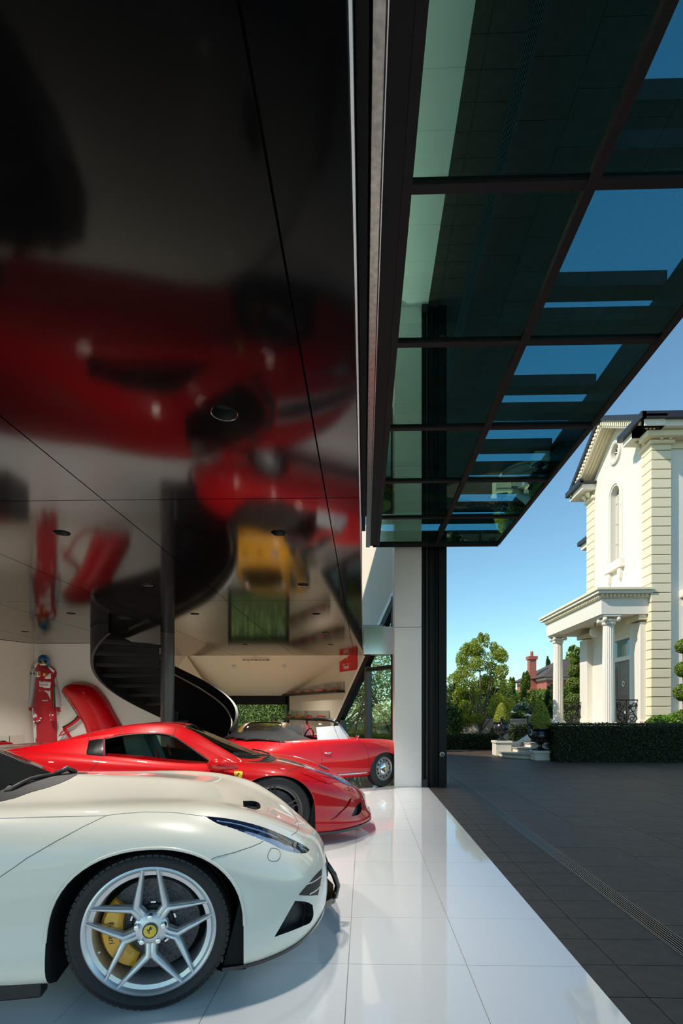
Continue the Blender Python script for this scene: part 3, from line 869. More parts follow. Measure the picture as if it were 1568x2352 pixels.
def spoke_mb(path, widths, heights, ys_):
    """tapered ridged bar in the wheel plane; path (x, z), face at ys_ (outward = -y)"""
    mb = MB(); rows = []; m = len(path)
    for i in range(m):
        a, b = path[max(i-1, 0)], path[min(i+1, m-1)]
        d = Vector((b[0]-a[0], 0, b[1]-a[1])).normalized(); s_ = Vector((-d.z, 0, d.x))
        p = Vector((path[i][0], ys_[i], path[i][1])); w, h = widths[i] / 2, heights[i]
        rows.append([p + s_*w + Vector((0,h,0)), p + s_*w*.9 + Vector((0,h*.30,0)), p + s_*w*.25, p - s_*w*.25, p - s_*w*.9 + Vector((0,h*.30,0)), p - s_*w + Vector((0,h,0)), p + s_*w + Vector((0,h,0))])
    mb.grid(rows)
    for r in (0, m - 1): mb.add(rows[r][:6], [tuple(range(6))])
    return mb
def wheel_proto(kind, R, w, rr, label=None):
    """returns list of (name, mesh) for one wheel, axle along y, outer face at -y"""
    parts = []; hw = w / 2
    def P(n, mb, m, sm=True, an=35):
        me = mb.mesh(n, sm, True, an); me.materials.append(m); parts.append((n, me))
    am = M['alloy'] if kind == 'y' else M['alloy_dark'] if kind == 'twin' else M['steel_wheel']
    e = hw * .80
    P('wheel', MB().lathe([(rr+.006,-e+.004),(rr+.007,-e-.006),(rr-.002,-e-.009),(rr-.010,-e-.003),(rr-.016,-e+.006),(rr-.034,-e+.012),(rr-.038,-e+.022),(rr-.042,.5*e),(rr+.004,.9*e),(rr+.006,e)], 72, axis='y'), am)
    P('tyre', MB().lathe([(rr,-e+.002),(rr+.010,-e-.012),(rr+.5*(R-rr),-hw),(R-.020,-hw+.004),(R-.008,-hw+.016),(R-.002,-hw+.036),(R,-hw+.06),(R,-.012),(R-.006,-.010),(R-.006,.010),(R,.012),(R,hw-.06),(R-.008,hw-.016),(rr+.5*(R-rr),hw),(rr,e)], 96, axis='y'), M['rubber'])
    if kind in ('y', 'twin'):
        tb = MB()
        for k in range(72):
            a = 2*PI*k/72; c_, s_ = math.cos(a), math.sin(a); t_ = Vector((-s_, 0, c_)); r_ = Vector((c_, 0, s_))
            for sg in (-1, 1):
                tb.obox(r_ * (R - .0085) + Vector((0, sg*(hw - .024), 0)), t_*.0115, Vector((0, .016, 0)) + r_*.0035*-sg, r_*.0045)
        P('tread_blocks', tb, M['rubber'], False)
        P('barrel_back', MB().lathe([(rr-.042,.5*e),(.02,.55*e)], 48, axis='y'), M['well'])
        P('brake_disc', MB().lathe([(.088,-.012),(.198,-.012),(.200,-.006),(.200,.02),(.088,.02)], 64, axis='y'), M['disc'])
        ho = MB()
        for k in range(30):
            a = 2*PI*k/30
            for q in range(4):
                r_ = .108 + .026*q; aa = a + q*.07
                ho.lathe([(.0026,-.0128),(.0,-.0128)], 6, (r_*math.cos(aa), 0, r_*math.sin(aa)), 'y')
        P('disc_holes', ho, M['well'], False)
        P('disc_hat', MB().lathe([(.092,-.014),(.086,-.024),(.05,-.03),(.0,-.03)], 40, axis='y'), M['black_trim'])
        bo = MB()
        for k in range(10):
            a = 2*PI*(k+.5)/10; bo.obox((.096*math.cos(a), -.018, .096*math.sin(a)), Vector((-math.sin(a),0,math.cos(a)))*.010, (0,.004,0), Vector((math.cos(a),0,math.sin(a)))*.004)
        P('disc_bobbins', bo, M['chrome'], False)
        fz = -e - .006
        if kind == 'y':
            for k in range(5):
                t0 = math.radians(54 + 72*k); sp_ = MB()
                pol = lambda r, d: (r*math.cos(t0 + math.radians(d)), r*math.sin(t0 + math.radians(d)))
                for sg in (-1, 1):
                    j = pol(.115, sg*4.5); tip = pol(rr - .004, sg*29.5)
                    mid = ((j[0]*.5 + tip[0]*.5), (j[1]*.5 + tip[1]*.5))
                    j2 = (j[0]*.82 + tip[0]*.18, j[1]*.82 + tip[1]*.18)
                    sp_.add(*(lambda b: (b.v, b.f))(spoke_mb([pol(.024, sg*20), pol(.055, sg*11), pol(.088, sg*6), j, j2, mid, tip], [.040,.036,.034,.035,.033,.026,.017], [.04,.042,.042,.042,.038,.034,.024], [fz+.030, fz+.022, fz+.014, fz+.010, fz+.008, fz+.003, fz])))
                P('spoke', sp_, M['alloy'], True, 50)
            hubc = M['alloy']
        else:
            for k in range(5):
                t0 = math.radians(22 + 72*k); sp_ = MB()
                u_, w_ = Vector((math.cos(t0), math.sin(t0))), Vector((-math.sin(t0), math.cos(t0)))
                for sg in (-1, 1):
                    f = lambda r, s_: tuple(u_*r + w_*s_*sg)
                    sp_.add(*(lambda b: (b.v, b.f))(spoke_mb([f(.03,.012), f(.07,.016), f(.16,.019), f(rr-.006,.022)], [.020,.020,.019,.017], [.04,.036,.03,.022], [fz+.026, fz+.014, fz+.004, fz])))
                P('spoke', sp_, M['alloy_dark'], True, 50)
            hubc = M['alloy_dark']
        P('hub', MB().lathe([(.075,fz+.05),(.072,fz+.030),(.060,fz+.020),(.034,fz+.016),(.034,fz+.012),(0,fz+.012)], 48, axis='y'), hubc)
        for k in range(5):
            a = math.radians(90 + 72*k) if kind == 'y' else math.radians(22 + 36 + 72*k)
            P('lug_nut', MB().lathe([(.013,fz+.03),(.0125,fz+.006),(.010,fz+.001),(.004,fz-.001),(0,fz-.001)], 16, (.057*math.cos(a), 0, .057*math.sin(a)), 'y'), M['chrome'])
        P('hub_cap', MB().lathe([(.030,fz+.016),(.030,fz+.004),(.027,fz+.002),(0,fz+.002)], 40, axis='y'), M['badge_yellow'])
        P('cap_rim', MB().lathe([(.030,fz+.012),(.0325,fz+.006),(.0315,fz+.001),(.0275,fz+.001)], 40, axis='y'), M['black_gloss'])
        P('emblem', horse_mb(.021, (0, fz+.0018, 0), (1,0,0), (0,0,1), (0,-1,0)), M['black_print'], False)
        P('valve', MB().tube([(-(rr-.035)*.93, -e+.03, -(rr-.035)*.36), (-(rr-.05)*.93, -e+.01, -(rr-.05)*.36)], .005, 8), M['brass'])
    else:   # pressed steel wheel with slots and a chrome cap
        P('wheel_disc', MB().lathe([(rr-.02,-e+.03),(rr-.035,-e+.012),(.135,-e+.008),(.118,-e+.020),(.10,-e+.004),(.0,-e+.0)], 60, axis='y'), M['steel_wheel'])
        sl = MB()
        for k in range(12):
            a = 2*PI*k/12; sl.obox((.150*math.cos(a), -e+.0085, .150*math.sin(a)), Vector((-math.sin(a),0,math.cos(a)))*.019, (0,.0022,0), Vector((math.cos(a),0,math.sin(a)))*.010)
        P('vent_slots', sl, M['well'], False)
        P('hub_cap', MB().lathe([(.105,-e+.006),(.102,-e-.012),(.085,-e-.024),(.05,-e-.030),(0,-e-.031)], 48, axis='y'), M['chrome'])
        P('emblem', MB().lathe([(.020,-e-.029),(.018,-e-.034),(0,-e-.035)], 20, axis='y'), M['badge_yellow'])
    return parts
def caliper_mb(a0=150, a1=238, r0=.128, r1=.212):
    mb = MB(); rows = []; n = 14
    for i in range(n + 1):
        t = i / n; a = math.radians(a0 + (a1 - a0) * t); c_, s_ = math.cos(a), math.sin(a)
        th = .030 + .022 * math.sin(PI * min(1, max(0, t)))
        ri = r0 + .012 * abs(2*t - 1)**2; ro = r1 - .012 * abs(2*t - 1)**3
        rows.append([(ri*c_, -.012, ri*s_), (ri*c_, -th*.85, ri*s_), ((ri+.02)*c_, -th-.012, (ri+.02)*s_), ((ro-.014)*c_, -th-.012, (ro-.014)*s_), (ro*c_, -th*.8, ro*s_), (ro*c_, .03, ro*s_), (ri*c_, -.012, ri*s_)])
    mb.grid(rows)
    for r in (0, n): mb.add(rows[r][:6], [tuple(range(6))])
    return mb
def place_wheel(rig, parts, x, y, z, steer=0, cal=None):
    """y < 0 is the near (right) side"""
    base = None
    for n, me in parts:
        o = link(n, me, None, rig.root if base is None else base)
        if n in ('tread_blocks', 'disc_holes', 'disc_bobbins', 'vent_slots'): o['kind'] = 'stuff'
        if base is None:
            base = o; o.location = (x, y, z); o.rotation_euler = (0, 0, math.radians(steer) + (0 if y < 0 else PI))
    if cal is not None:
        c_ = link('brake_caliper', cal[0], None, base)
        if len(cal) > 1 and y < 0:
            for me, lm in cal[1:]:
                o = link('lettering', me, None, base); o.matrix_local = lm
    return base

def to_px(rig, p):
    q = rig.mw @ Vector(p) - CAMP; d = -_s * q.x + _c * q.y
    return (CXP + FPX * (_c * q.x + _s * q.y) / d, CYP - FPX * q.z / d)
def near_poly(p, P, closed=True):
    best, bp = 1e9, None
    for i in range(len(P)):
        a, b = P[i-1], P[i]; ab = b - a; t = max(0, min(1, (p - a).dot(ab) / max(ab.dot(ab), 1e-12)))
        q = a + ab * t; d = (q - p).length
        if d < best: best, bp = d, q
    return best, bp
def cabin_shell(rig, name, G, side_wins, top_wins, m_out, m_in, bvh, thick=.022):
    """open shell from a half grid with window openings snapped to their outlines.
    side_wins: pixel outlines on the near side (mirrored); top_wins: (x, y) outlines seen from above"""
    m, n, _ = G.shape
    V = [[Vector(G[i, j]) for j in range(n)] for i in range(m)]
    outl = []
    for poly in side_wins:
        P3 = [rig.hit('pix', q, bvh)[0] for q in dense(poly, 3)]
        P3 = [Vector((q.x, -q.y, q.z)) for q in P3 if q is not None]
        outl.append(('s', [to_px(rig, (q.x, -q.y, q.z)) for q in P3], P3))
    for poly in top_wins:
        P3 = [rig.hit('top', q, bvh)[0] for q in dense(poly, .02)]
        P3 = [q for q in P3 if q is not None]
        outl.append(('t', [(q.x, q.y) for q in P3], P3))
    keep = {}
    for i in range(m - 1):
        for j in range(n - 1):
            c_ = (V[i][j] + V[i+1][j] + V[i][j+1] + V[i+1][j+1]) / 4; k = -1
            for w, (md, p2, P3) in enumerate(outl):
                if md == 's' and c_.y > .35 and inside(to_px(rig, (c_.x, -c_.y, c_.z)), p2): k = w
                if md == 't' and c_.z > .74 and inside((c_.x, c_.y), p2): k = w
            keep[i, j] = k
    for i in range(m):
        for j in range(n):
            ks = {keep[a, b] for a in (i-1, i) for b in (j-1, j) if (a, b) in keep}
            if -1 in ks and len(ks) > 1:
                w = max(ks); d, q = near_poly(V[i][j], outl[w][2])
                if d < .08:
                    if j == n - 1: q = Vector((q.x, 0, q.z))
                    V[i][j] = q
    mb = MB(); idx = {}
    F_ = [(i, j) for (i, j), k in keep.items() if k == -1]
    for sg in (1, -1):
        b = len(mb.v)
        mb.v += [(V[i][j].x, sg * V[i][j].y, V[i][j].z) for i in range(m) for j in range(n)]
        for i, j in F_:
            f = (b+i*n+j, b+i*n+j+1, b+(i+1)*n+j+1, b+(i+1)*n+j); mb.f.append(f if sg > 0 else f[::-1])
    me = bpy.data.meshes.new(name); me.from_pydata(mb.v, [], mb.f)
    bm = bmesh.new(); bm.from_mesh(me)
    bmesh.ops.remove_doubles(bm, verts=bm.verts[:], dist=2e-4)
    bmesh.ops.delete(bm, geom=[v for v in bm.verts if not v.link_faces], context='VERTS')
    bmesh.ops.recalc_face_normals(bm, faces=bm.faces[:])
    if sum(f.normal.z * f.calc_area() for f in bm.faces) < 0: bmesh.ops.reverse_faces(bm, faces=bm.faces[:])
    bm.to_mesh(me); bm.free(); shade(me, 32)
    me.materials.append(m_out); me.materials.append(m_in)
    o = link(name, me, None, rig.root)
    s_ = o.modifiers.new('solid', 'SOLIDIFY'); s_.thickness = thick; s_.offset = -1; s_.material_offset = 1; s_.material_offset_rim = 1
    return o
def bvh_of(me):
    bm = bmesh.new(); bm.from_mesh(me); r = BVHTree.FromBMesh(bm); bm.free(); return r
# ================================================================== white front-engined coupe, nearest
def z4(pts): return [(440 + x / 4.3556, 1800 + y / 4.3556) for x, y in pts]
def z1(pts): return [(x / 1.96, 1780 + y / 1.96) for x, y in pts]
def zA(pts): return [(x / 3.92, 1640 + y / 3.92) for x, y in pts]
A = CarRig('sports_car', 'white front-engined sports coupe with silver wheels in the foreground', 'car', (-1.1205, 3.0932), 12.5, [M['white_paint'], M['well'], M['black_trim'], M['lamp_dark']])
netA = [
 [(-3.60,0,.22),(-3.50,.70,.20),(-2.72,.80,.12),(-2,.84,.12),(-1.3,.84,.12),(-.75,.84,.12),(-.35,.84,.12),(0,.82,.12),(.25,.82,.12),(.45,.80,.125),(.60,.70,.125),(.76,.46,.125),(.83,0,.125)],
 [(-3.66,0,.30),(-3.52,.80,.28),(-2.72,.93,.19),(-2,.93,.18),(-1.3,.92,.18),(-.75,.925,.175),(-.42,.945,.175),(0,.945,.175),(.30,.940,.165),(.46,.905,.165),(.64,.775,.17),(.80,.50,.19),(.875,0,.20)],
 [(-3.70,0,.55),(-3.50,.86,.5),(-2.72,.965,.45),(-2,.945,.42),(-1.3,.92,.42),(-.75,.93,.42),(-.42,.950,.42),(0,.960,.42),(.30,.948,.41),(.47,.91,.40),(.65,.79,.38),(.82,.50,.36),(.895,0,.34)],
 [(-3.70,0,.72),(-3.50,.85,.70),(-2.72,.97,.70),(-2,.94,.66),(-1.3,.915,.64),(-.75,.918,.66),(-.42,.935,.69),(0,.95,.725),(.28,.925,.695),(.46,.865,.63),(.63,.74,.555),(.79,.46,.485),(.885,0,.44)],
 [(-3.64,0,.86),(-3.48,.72,.86),(-2.72,.84,.90),(-2,.80,.86),(-1.3,.81,.84),(-.75,.83,.828),(-.42,.83,.830),(0,.80,.836),(.26,.74,.808),(.44,.665,.762),(.60,.555,.677),(.75,.34,.575),(.845,0,.515)],
 [(-3.58,0,.90),(-3.40,.4,.92),(-2.72,.55,.95),(-2,.55,.92),(-1.3,.58,.89),(-.75,.60,.866),(-.42,.55,.862),(0,.48,.846),(.25,.44,.818),(.43,.40,.757),(.58,.33,.682),(.71,.2,.605),(.80,0,.560)],
 [(-3.5,0,.93),(-3.3,0,.95),(-2.7,0,1.0),(-2,0,1.0),(-1.3,0,.95),(-.75,0,.930),(-.42,0,.912),(0,0,.878),(.22,0,.836),(.39,0,.768),(.54,0,.695),(.66,0,.63),(.755,0,.58)]]
gA = loft_grid(netA, 8, 7)
bodyA = link('body', solid_mesh('body', gA, A.mats), None, A.root)
A.set_body(bodyA)
duct = z4([(1035,1172),(1180,1195),(1210,1215),(1215,1330),(1190,1385),(1100,1430),(828,1535)])
grille = z4([(1300,850),(1240,910),(1165,1000),(1100,1075),(1068,1115),(1180,1120),(1262,1115),(1285,1000),(1300,900)])
vent = z4([(513,172),(640,178),(670,190),(690,225),(685,245),(665,255),(518,230)])
lampA = z4([(128,325),(300,340),(510,378),(700,430),(880,500),(1030,570),(1130,620),(1180,660),(1160,685),(1100,697),(1020,688),(900,655),(790,600),(700,560),(560,505),(420,450),(250,395),(170,350)])
bridge = z1([(-90,425),(-10,412),(70,412),(0,462),(-80,520)])
cuts = arch_cutters([(0,.34,.395,.362),(-2.72,.345,.40,.365)], A.mats)
cuts += A.recess('pix', duct, 5, .05, 2) + A.recess('pix', vent, 3, .03, 2, mirror=False) + A.recess('pix', lampA, 4, .035, 3)
grille_f = [(-.46,.22),(-.40,.385),(0,.43),(.40,.385),(.46,.22),(.30,.165),(-.30,.165)]
cuts += A.recess('front', grille_f, .03, .10, 1, mirror=False)
bvh0 = A.bvh
boolean(bodyA, cuts)
shade(bodyA.data, 32)
# lamp glass, lamp innards
lp = A.add_patch('headlight', 'pix', lampA, M['lens'], 5, off=-.001, thick=.004, bvh=bvh0)
for k, (cx, cy, rx, ry) in enumerate(((700,520,150,36), (860,580,120,44), (1020,640,95,36))):
    A.add_patch('reflector', 'pix', z4([(cx + rx*math.cos(t) + .35*ry*math.cos(t), cy + ry*math.sin(t) + .42*rx*math.cos(t)) for t in np.linspace(0, 2*PI, 14, endpoint=False)]), M['lamp_chrome'], 4, off=-.020, thick=.010, bvh=bvh0)
A.line('light_strip', 'pix', z4([(255,352),(400,372),(510,398),(700,455),(880,525)]), .004, M['lamp_chrome'], bvh=bvh0, lift=-.012)
for q in [(345,418),(450,455),(540,490),(640,525),(720,555)]:
    A.line('led', 'pix', z4([q, (q[0]+14, q[1]-6)]), .004, M['sign_white'], bvh=bvh0, lift=-.010, step=1)
# shut lines
for pts in (z4([(995,517),(1040,490),(1066,445),(1066,395),(1035,335),(985,280)]),
            z4([(710,575),(690,592),(600,630),(420,690),(240,735),(165,775)]),
            z1([(-40,197),(200,190),(470,184),(540,175),(650,167),(780,169),(925,187)]),
            z1([(480,183),(380,230),(250,300),(120,375),(70,412),(0,460)]),
            (lambda q: q + q[:1])(dense(z4([(795,645),(835,648),(870,662),(885,695),(880,740),(855,770),(815,775),(775,765),(760,735),(772,685)]), 2))):
    A.line('shut_line', 'pix', pts, .0016, M['gap_grey'], step=3, bvh=bvh0)
# wheel arch lips
for xc, yy in ((0, .36), (-2.72, .365)):
    ap = [p for p in arch_poly(xc, .34, .399, .366 if xc == 0 else .37) if p[1] > .16]
    A.line('arch_lip', 'side', ap, .0075, M['white_paint'], step=.03, bvh=bvh0, lift=-.002)
# splitter, skirts, nose grille
def rail_strip(rig, G, row, i0, i1, dz0, dz1, out, name, m):
    mb = MB(); P_ = []
    for i in range(i0, i1):
        p = G[i, row]; P_.append([(p[0]+out, p[1]+out*.6, p[2]+dz0), (p[0]+out, p[1]+out*.6, p[2]+dz1), (p[0]-.05, max(p[1]-.05, 0), p[2]+dz1), (p[0]-.05, max(p[1]-.05, 0), p[2]+dz0), (p[0]+out, p[1]+out*.6, p[2]+dz0)])
    mb.grid(P_); mb.build(name, m, rig.root, smooth=True, angle=40); mirrored(mb).build(name, m, rig.root, smooth=True, angle=40)
nf = gA.shape[0]
rail_strip(A, gA, 7, nf - 33, nf, -.018, -.003, .003, 'splitter', M['black_gloss'])
MB().box(-2.34, -.42, -.935, -.86, .105, .172).build('side_skirt', M['black_trim'], A.root, bevel=.008)
MB().box(-2.34, -.42, .86, .935, .105, .172).build('side_skirt', M['black_trim'], A.root, bevel=.008)
gr = MB()
for z in (.22, .27, .32, .37): gr.bar((.79, -.42, z), (.79, .42, z), .012, .008)
for y in np.linspace(-.40, .40, 15): gr.bar((.785, y, .18), (.785, y, .40), .006, .010)
gr.build('grille', M['chrome'], A.root)
MB().add([(.80,-.36,.135),(.925,-.22,.150),(.955,0,.155),(.925,.22,.150),(.80,.36,.135),(.80,-.36,.19),(.915,-.22,.175),(.945,0,.180),(.915,.22,.175),(.80,.36,.19)],
         [(0,1,6,5),(1,2,7,6),(2,3,8,7),(3,4,9,8),(5,6,7,8,9),(4,3,2,1,0),(0,5,9,4)]).build('front_wing', M['black_gloss'], A.root, smooth=True, angle=40)
for sg in (-1, 1):
    MB().tube([(.86, sg*.30, .40), (.905, sg*.27, .33), (.935, sg*.23, .25), (.925, sg*.20, .17)], .017, 8).build('wing_strut', M['black_gloss'], A.root, smooth=True)
for a in ([(1150,1005),(1200,990),(1260,955),(1292,925)], [(1178,1105),(1220,1085),(1265,1050),(1290,1015)]):
    A.line('grille_vane', 'pix', z4(a), .004, M['chrome'], step=3, bvh=bvh0, lift=.0)
A.add_patch('intake', 'pix', grille, M['black_trim'], 4, off=.0012, thick=.006, bvh=bvh0)
A.line('duct_seam', 'pix', z4([(1100,1185),(1128,1200),(1130,1260),(1118,1350),(1105,1425)]), .002, M['well'], step=3, lift=.001)
# cabin
netAg = [
 [(-3.25,.50,.80),(-2.5,.74,.80),(-1.9,.79,.80),(-1.52,.785,.80),(-1.2,.765,.80),(-.90,.70,.80),(-.80,.52,.80)],
 [(-3.20,.48,.91),(-2.5,.68,1.00),(-1.9,.70,1.05),(-1.52,.70,1.03),(-1.2,.71,.93),(-.92,.655,.868),(-.79,.48,.868)],
 [(-3.15,.36,.95),(-2.5,.48,1.12),(-1.9,.51,1.215),(-1.54,.53,1.165),(-1.16,.57,1.000),(-.86,.52,.892),(-.76,.38,.880)],
 [(-3.15,0,.965),(-2.5,0,1.15),(-1.9,0,1.260),(-1.45,0,1.232),(-1.02,0,1.075),(-.76,0,.950),(-.67,0,.905)]]
cabA = link('cabin', solid_mesh('cabin', loft_grid(netAg, 8, 8), [M['white_paint'], M['black_trim']]), None, A.root); shade(cabA.data, 35)
for p in cabA.data.polygons:
    if p.center.x > -1.2 and p.center.z < .98: p.material_index = 1
bm_ = bmesh.new(); bm_.from_mesh(cabA.data); bvc = BVHTree.FromBMesh(bm_); bm_.free()
A.add_patch('windscreen', 'top', [(-1.45,-.47),(-1.47,0),(-1.45,.47),(-1.2,.545),(-.92,.58),(-.80,.48),(-.72,.25),(-.70,0),(-.72,-.25),(-.80,-.48),(-.92,-.58),(-1.2,-.545)], M['dark_glass'], .05, off=.004, thick=.008, mirror=False, bvh=bvc)
A.add_patch('side_window', 'side', [(-2.45,.92),(-2.3,1.04),(-1.9,1.14),(-1.55,1.11),(-1.32,1.01),(-1.15,.92)], M['dark_glass'], .05, off=.004, bvh=bvc)
cowl_px = zA([(-60,800),(0,790),(130,760),(280,705),(440,660),(540,625),(620,590),(680,555),(686,541),(640,531),(560,531),(440,560),(200,640),(0,700),(-60,720)])
cl_ = [A.hit('pix', p, bvh0)[0] for p in zA([(0,790),(130,760),(280,705),(440,660),(540,625),(620,590),(680,555)])]
cl_ = [(p.x, p.y) for p in cl_ if p]; cl_ = [(-.95, -.74)] + cl_ + [(cl_[-1][0], .0)]
cl_ = cl_ + [(x, -y) for x, y in cl_[-2::-1]] + [(-1.05, .5), (-1.05, -.5)]
A.add_patch('cowl', 'top', cl_, M['black_trim'], .03, off=.003, bvh=bvh0, mirror=False, smooth_poly=False)
for xc in (0, -2.72):
    for sg in (-1, 1):
        MB().prism([(xc + .30, .135), (xc + .405, .135), (xc + .405, .40), (xc + .385, .46)], sg * .60, sg * .915, 'y').build('wheel_liner', M['well'], A.root)
wp = [A.hit('pix', p, bvc)[0] or A.hit('pix', p, bvh0)[0] for p in zA([(0,755),(60,710),(150,660),(235,620),(330,595),(450,580)])]
wp = [p + Vector((.02, 0, .02)) for p in wp if p]
if len(wp) > 1:
    MB().tube(wp, .011, 8).build('wiper', M['black_trim'], A.root, smooth=True)
    MB().tube([wp[-1], wp[-1] + Vector((.05, .06, .03)), wp[-1] + Vector((.08, .10, .0))], [.012, .016, .018], 8).build('wiper_arm', M['black_trim'], A.root, smooth=True)
# wheels
wpA = wheel_proto('y', .340, .250, .271)
cme = caliper_mb(142, 246, .122, .214).mesh('caliper', True, True, 40); cme.materials.append(M['caliper'])
tx = text_mesh('Ferrari', .034, .0006, 1.0); tx.materials.append(M['black_print'])
tmx = Matrix.Translation((-.166, -.0645, -.012)) @ Matrix.Rotation(math.radians(-4), 4, 'Y') @ Matrix.Rotation(PI/2, 4, 'X') @ Matrix.Rotation(-PI/2, 4, 'Z')
for x in (0, -2.72):
    for sg in (-1, 1):
        place_wheel(A, wpA, x, sg * (.93 - .125 + .012), .340, 0, [cme, (tx, tmx)])
# ================================================================== red mid-engined coupe, second in line
def zB(pts): return [(380 + x / 3.136, 1640 + y / 3.136) for x, y in pts]
B = CarRig('sports_car', 'red mid-engined sports coupe with dark grey wheels and yellow shield badge', 'car', (-1.0444, 5.7287), 12.5, [M['red_paint'], M['well'], M['black_trim'], M['lamp_dark']])
netB = [
 [(-3.25,0,.22),(-3.10,.70,.18),(-2.65,.80,.11),(-2,.84,.11),(-1.4,.84,.11),(-.8,.84,.11),(-.4,.84,.11),(0,.82,.11),(.32,.84,.11),(.57,.80,.11),(.79,.66,.11),(.98,.42,.11),(1.08,0,.11)],
 [(-3.35,0,.28),(-3.20,.80,.24),(-2.65,.94,.17),(-2,.945,.16),(-1.4,.92,.16),(-.8,.91,.16),(-.4,.925,.16),(0,.945,.155),(.35,.935,.14),(.60,.865,.135),(.83,.71,.135),(1.03,.45,.14),(1.135,0,.15)],
 [(-3.45,0,.50),(-3.25,.90,.50),(-2.65,.968,.48),(-2,.958,.46),(-1.4,.922,.42),(-.8,.90,.42),(-.4,.93,.42),(0,.957,.44),(.33,.935,.40),(.58,.86,.355),(.80,.70,.305),(.99,.43,.255),(1.105,0,.215)],
 [(-3.46,0,.70),(-3.25,.89,.72),(-2.65,.965,.74),(-2,.955,.73),(-1.4,.91,.70),(-.8,.885,.70),(-.4,.91,.70),(0,.945,.695),(.30,.905,.635),(.55,.825,.56),(.77,.675,.465),(.96,.42,.365),(1.09,0,.285)],
 [(-3.42,0,.86),(-3.22,.80,.865),(-2.65,.87,.905),(-2,.89,.90),(-1.4,.865,.835),(-.8,.84,.785),(-.4,.81,.782),(0,.755,.772),(.30,.70,.728),(.54,.635,.66),(.755,.54,.565),(.945,.34,.440),(1.08,0,.33)],
 [(-3.38,0,.885),(-3.18,.45,.90),(-2.65,.52,.92),(-2,.55,.93),(-1.4,.58,.90),(-.8,.56,.83),(-.4,.52,.80),(0,.44,.765),(.28,.40,.705),(.52,.37,.63),(.73,.32,.54),(.92,.20,.43),(1.05,0,.35)],
 [(-3.30,0,.89),(-3.1,0,.90),(-2.6,0,.91),(-2,0,.93),(-1.4,0,.92),(-.8,0,.86),(-.4,0,.83),(0,0,.792),(.25,0,.733),(.49,0,.648),(.70,0,.556),(.88,0,.452),(1.02,0,.365)]]
gB = loft_grid(netB, 8, 7)
bodyB = link('body', solid_mesh('body', gB, B.mats), None, B.root)
B.set_body(bodyB); bvB = B.bvh
lampB = zB([(985,378),(1060,388),(1150,410),(1200,425),(1260,450),(1320,480),(1372,516),(1362,524),(1310,513),(1250,485),(1180,448),(1100,418),(1020,394)])
intB = zB([(1338,738),(1360,690),(1385,650),(1408,632),(1412,690),(1398,718)])
chan = zB([(1180,768),(1230,722),(1290,660),(1330,610),(1342,606),(1325,650),(1270,705),(1220,752)])
cuts = arch_cutters([(0,.342,.385,.350),(-2.65,.35,.395,.36)], B.mats)
cuts += B.recess('pix', intB, 4, .04, 2) + B.recess('pix', chan, 4, .016, 0)
cuts.append(cutter(MB().box(-1.58, -.12, -.66, .66, .42, 1.4), B.mats, 2))
boolean(bodyB, cuts); shade(bodyB.data, 32)
B.add_patch('headlight', 'pix', lampB, M['lamp_dark'], 4, off=.0015, bvh=bvB)
A_ = [(1000,388),(1060,402),(1120,420),(1180,440)]
for a, b in zip(A_, A_[1:]): B.line('led', 'pix', zB([a, b]), .006, M['lamp_chrome'], bvh=bvB, lift=.003, step=2)
B.add_patch('reflector', 'pix', zB([(1200,440),(1260,462),(1320,495),(1310,503),(1250,478)]), M['lamp_chrome'], 3, off=.004, thick=.004, bvh=bvB)
B.add_patch('lamp_glass', 'pix', lampB, M['lens'], 4, off=.0095, thick=.003, bvh=bvB)
for k in range(4):      # stepped red vents beside the lamp
    x, y = 1030 + 48*k, 418 + 19*k
    B.add_patch('vent_fin', 'pix', zB([(x-62,y+4),(x,y-2),(x+28,y+14),(x+20,y+22),(x-30,y+20)]), M['red_paint'], 3, off=.006, thick=.009, bvh=bvB)
for pts in (zB([(430,390),(448,415),(456,440),(459,480)]), zB([(865,440),(872,425),(890,410),(935,395),(988,380)]), zB([(985,380),(900,398)]),
            zA([(908,413),(860,455),(785,535)]), zA([(105,365),(400,364),(780,362)]),
            zB([(1290,535),(1305,528),(1330,535),(1325,550),(1300,548),(1290,535)])):
    B.line('shut_line', 'pix', pts, .0022, M['gap'], step=3, bvh=bvB)
for xc, zc, a, b in ((0,.342,.388,.353), (-2.65,.35,.398,.363)):
    B.line('arch_lip', 'side', [p for p in arch_poly(xc, zc, a, b) if p[1] > .15], .006, M['red_paint'], step=.03, bvh=bvB, lift=-.001)
nf = gB.shape[0]
rail_strip(B, gB, 7, nf - 40, nf, -.030, -.004, .006, 'splitter', M['black_gloss'])
for sg in (-1, 1):
    MB().box(-2.26, -.40, sg*.90 - .03, sg*.90 + .03, .085, .155).build('side_skirt', M['carbon'], B.root, bevel=.008)
    for xc in (0, -2.65): MB().prism([(xc + .30, .10), (xc + .395, .10), (xc + .395, .38), (xc + .375, .44)], sg * .60, sg * .91, 'y').build('wheel_liner', M['well'], B.root)
# bonnet stripe
B.add_patch('stripe', 'top', [(.10,-.15),(.10,.15),(.55,.15),(.99,.12),(.99,-.12),(.55,-.15)], M['stripe_blue'], .04, off=.0015, mirror=False, bvh=bvB, smooth_poly=False)
B.add_patch('pinstripe', 'top', [(.06,-.215),(.06,-.155),(.55,-.155),(.98,-.125),(.98,-.155),(.55,-.205)], M['stripe_white'], .03, off=.0015, bvh=bvB, smooth_poly=False)
B.add_patch('bonnet_vent', 'pix', zB([(1080,352),(1160,372),(1230,398),(1262,414),(1200,408),(1110,382)]), M['stripe_blue'], 3, off=.0025, bvh=bvB)
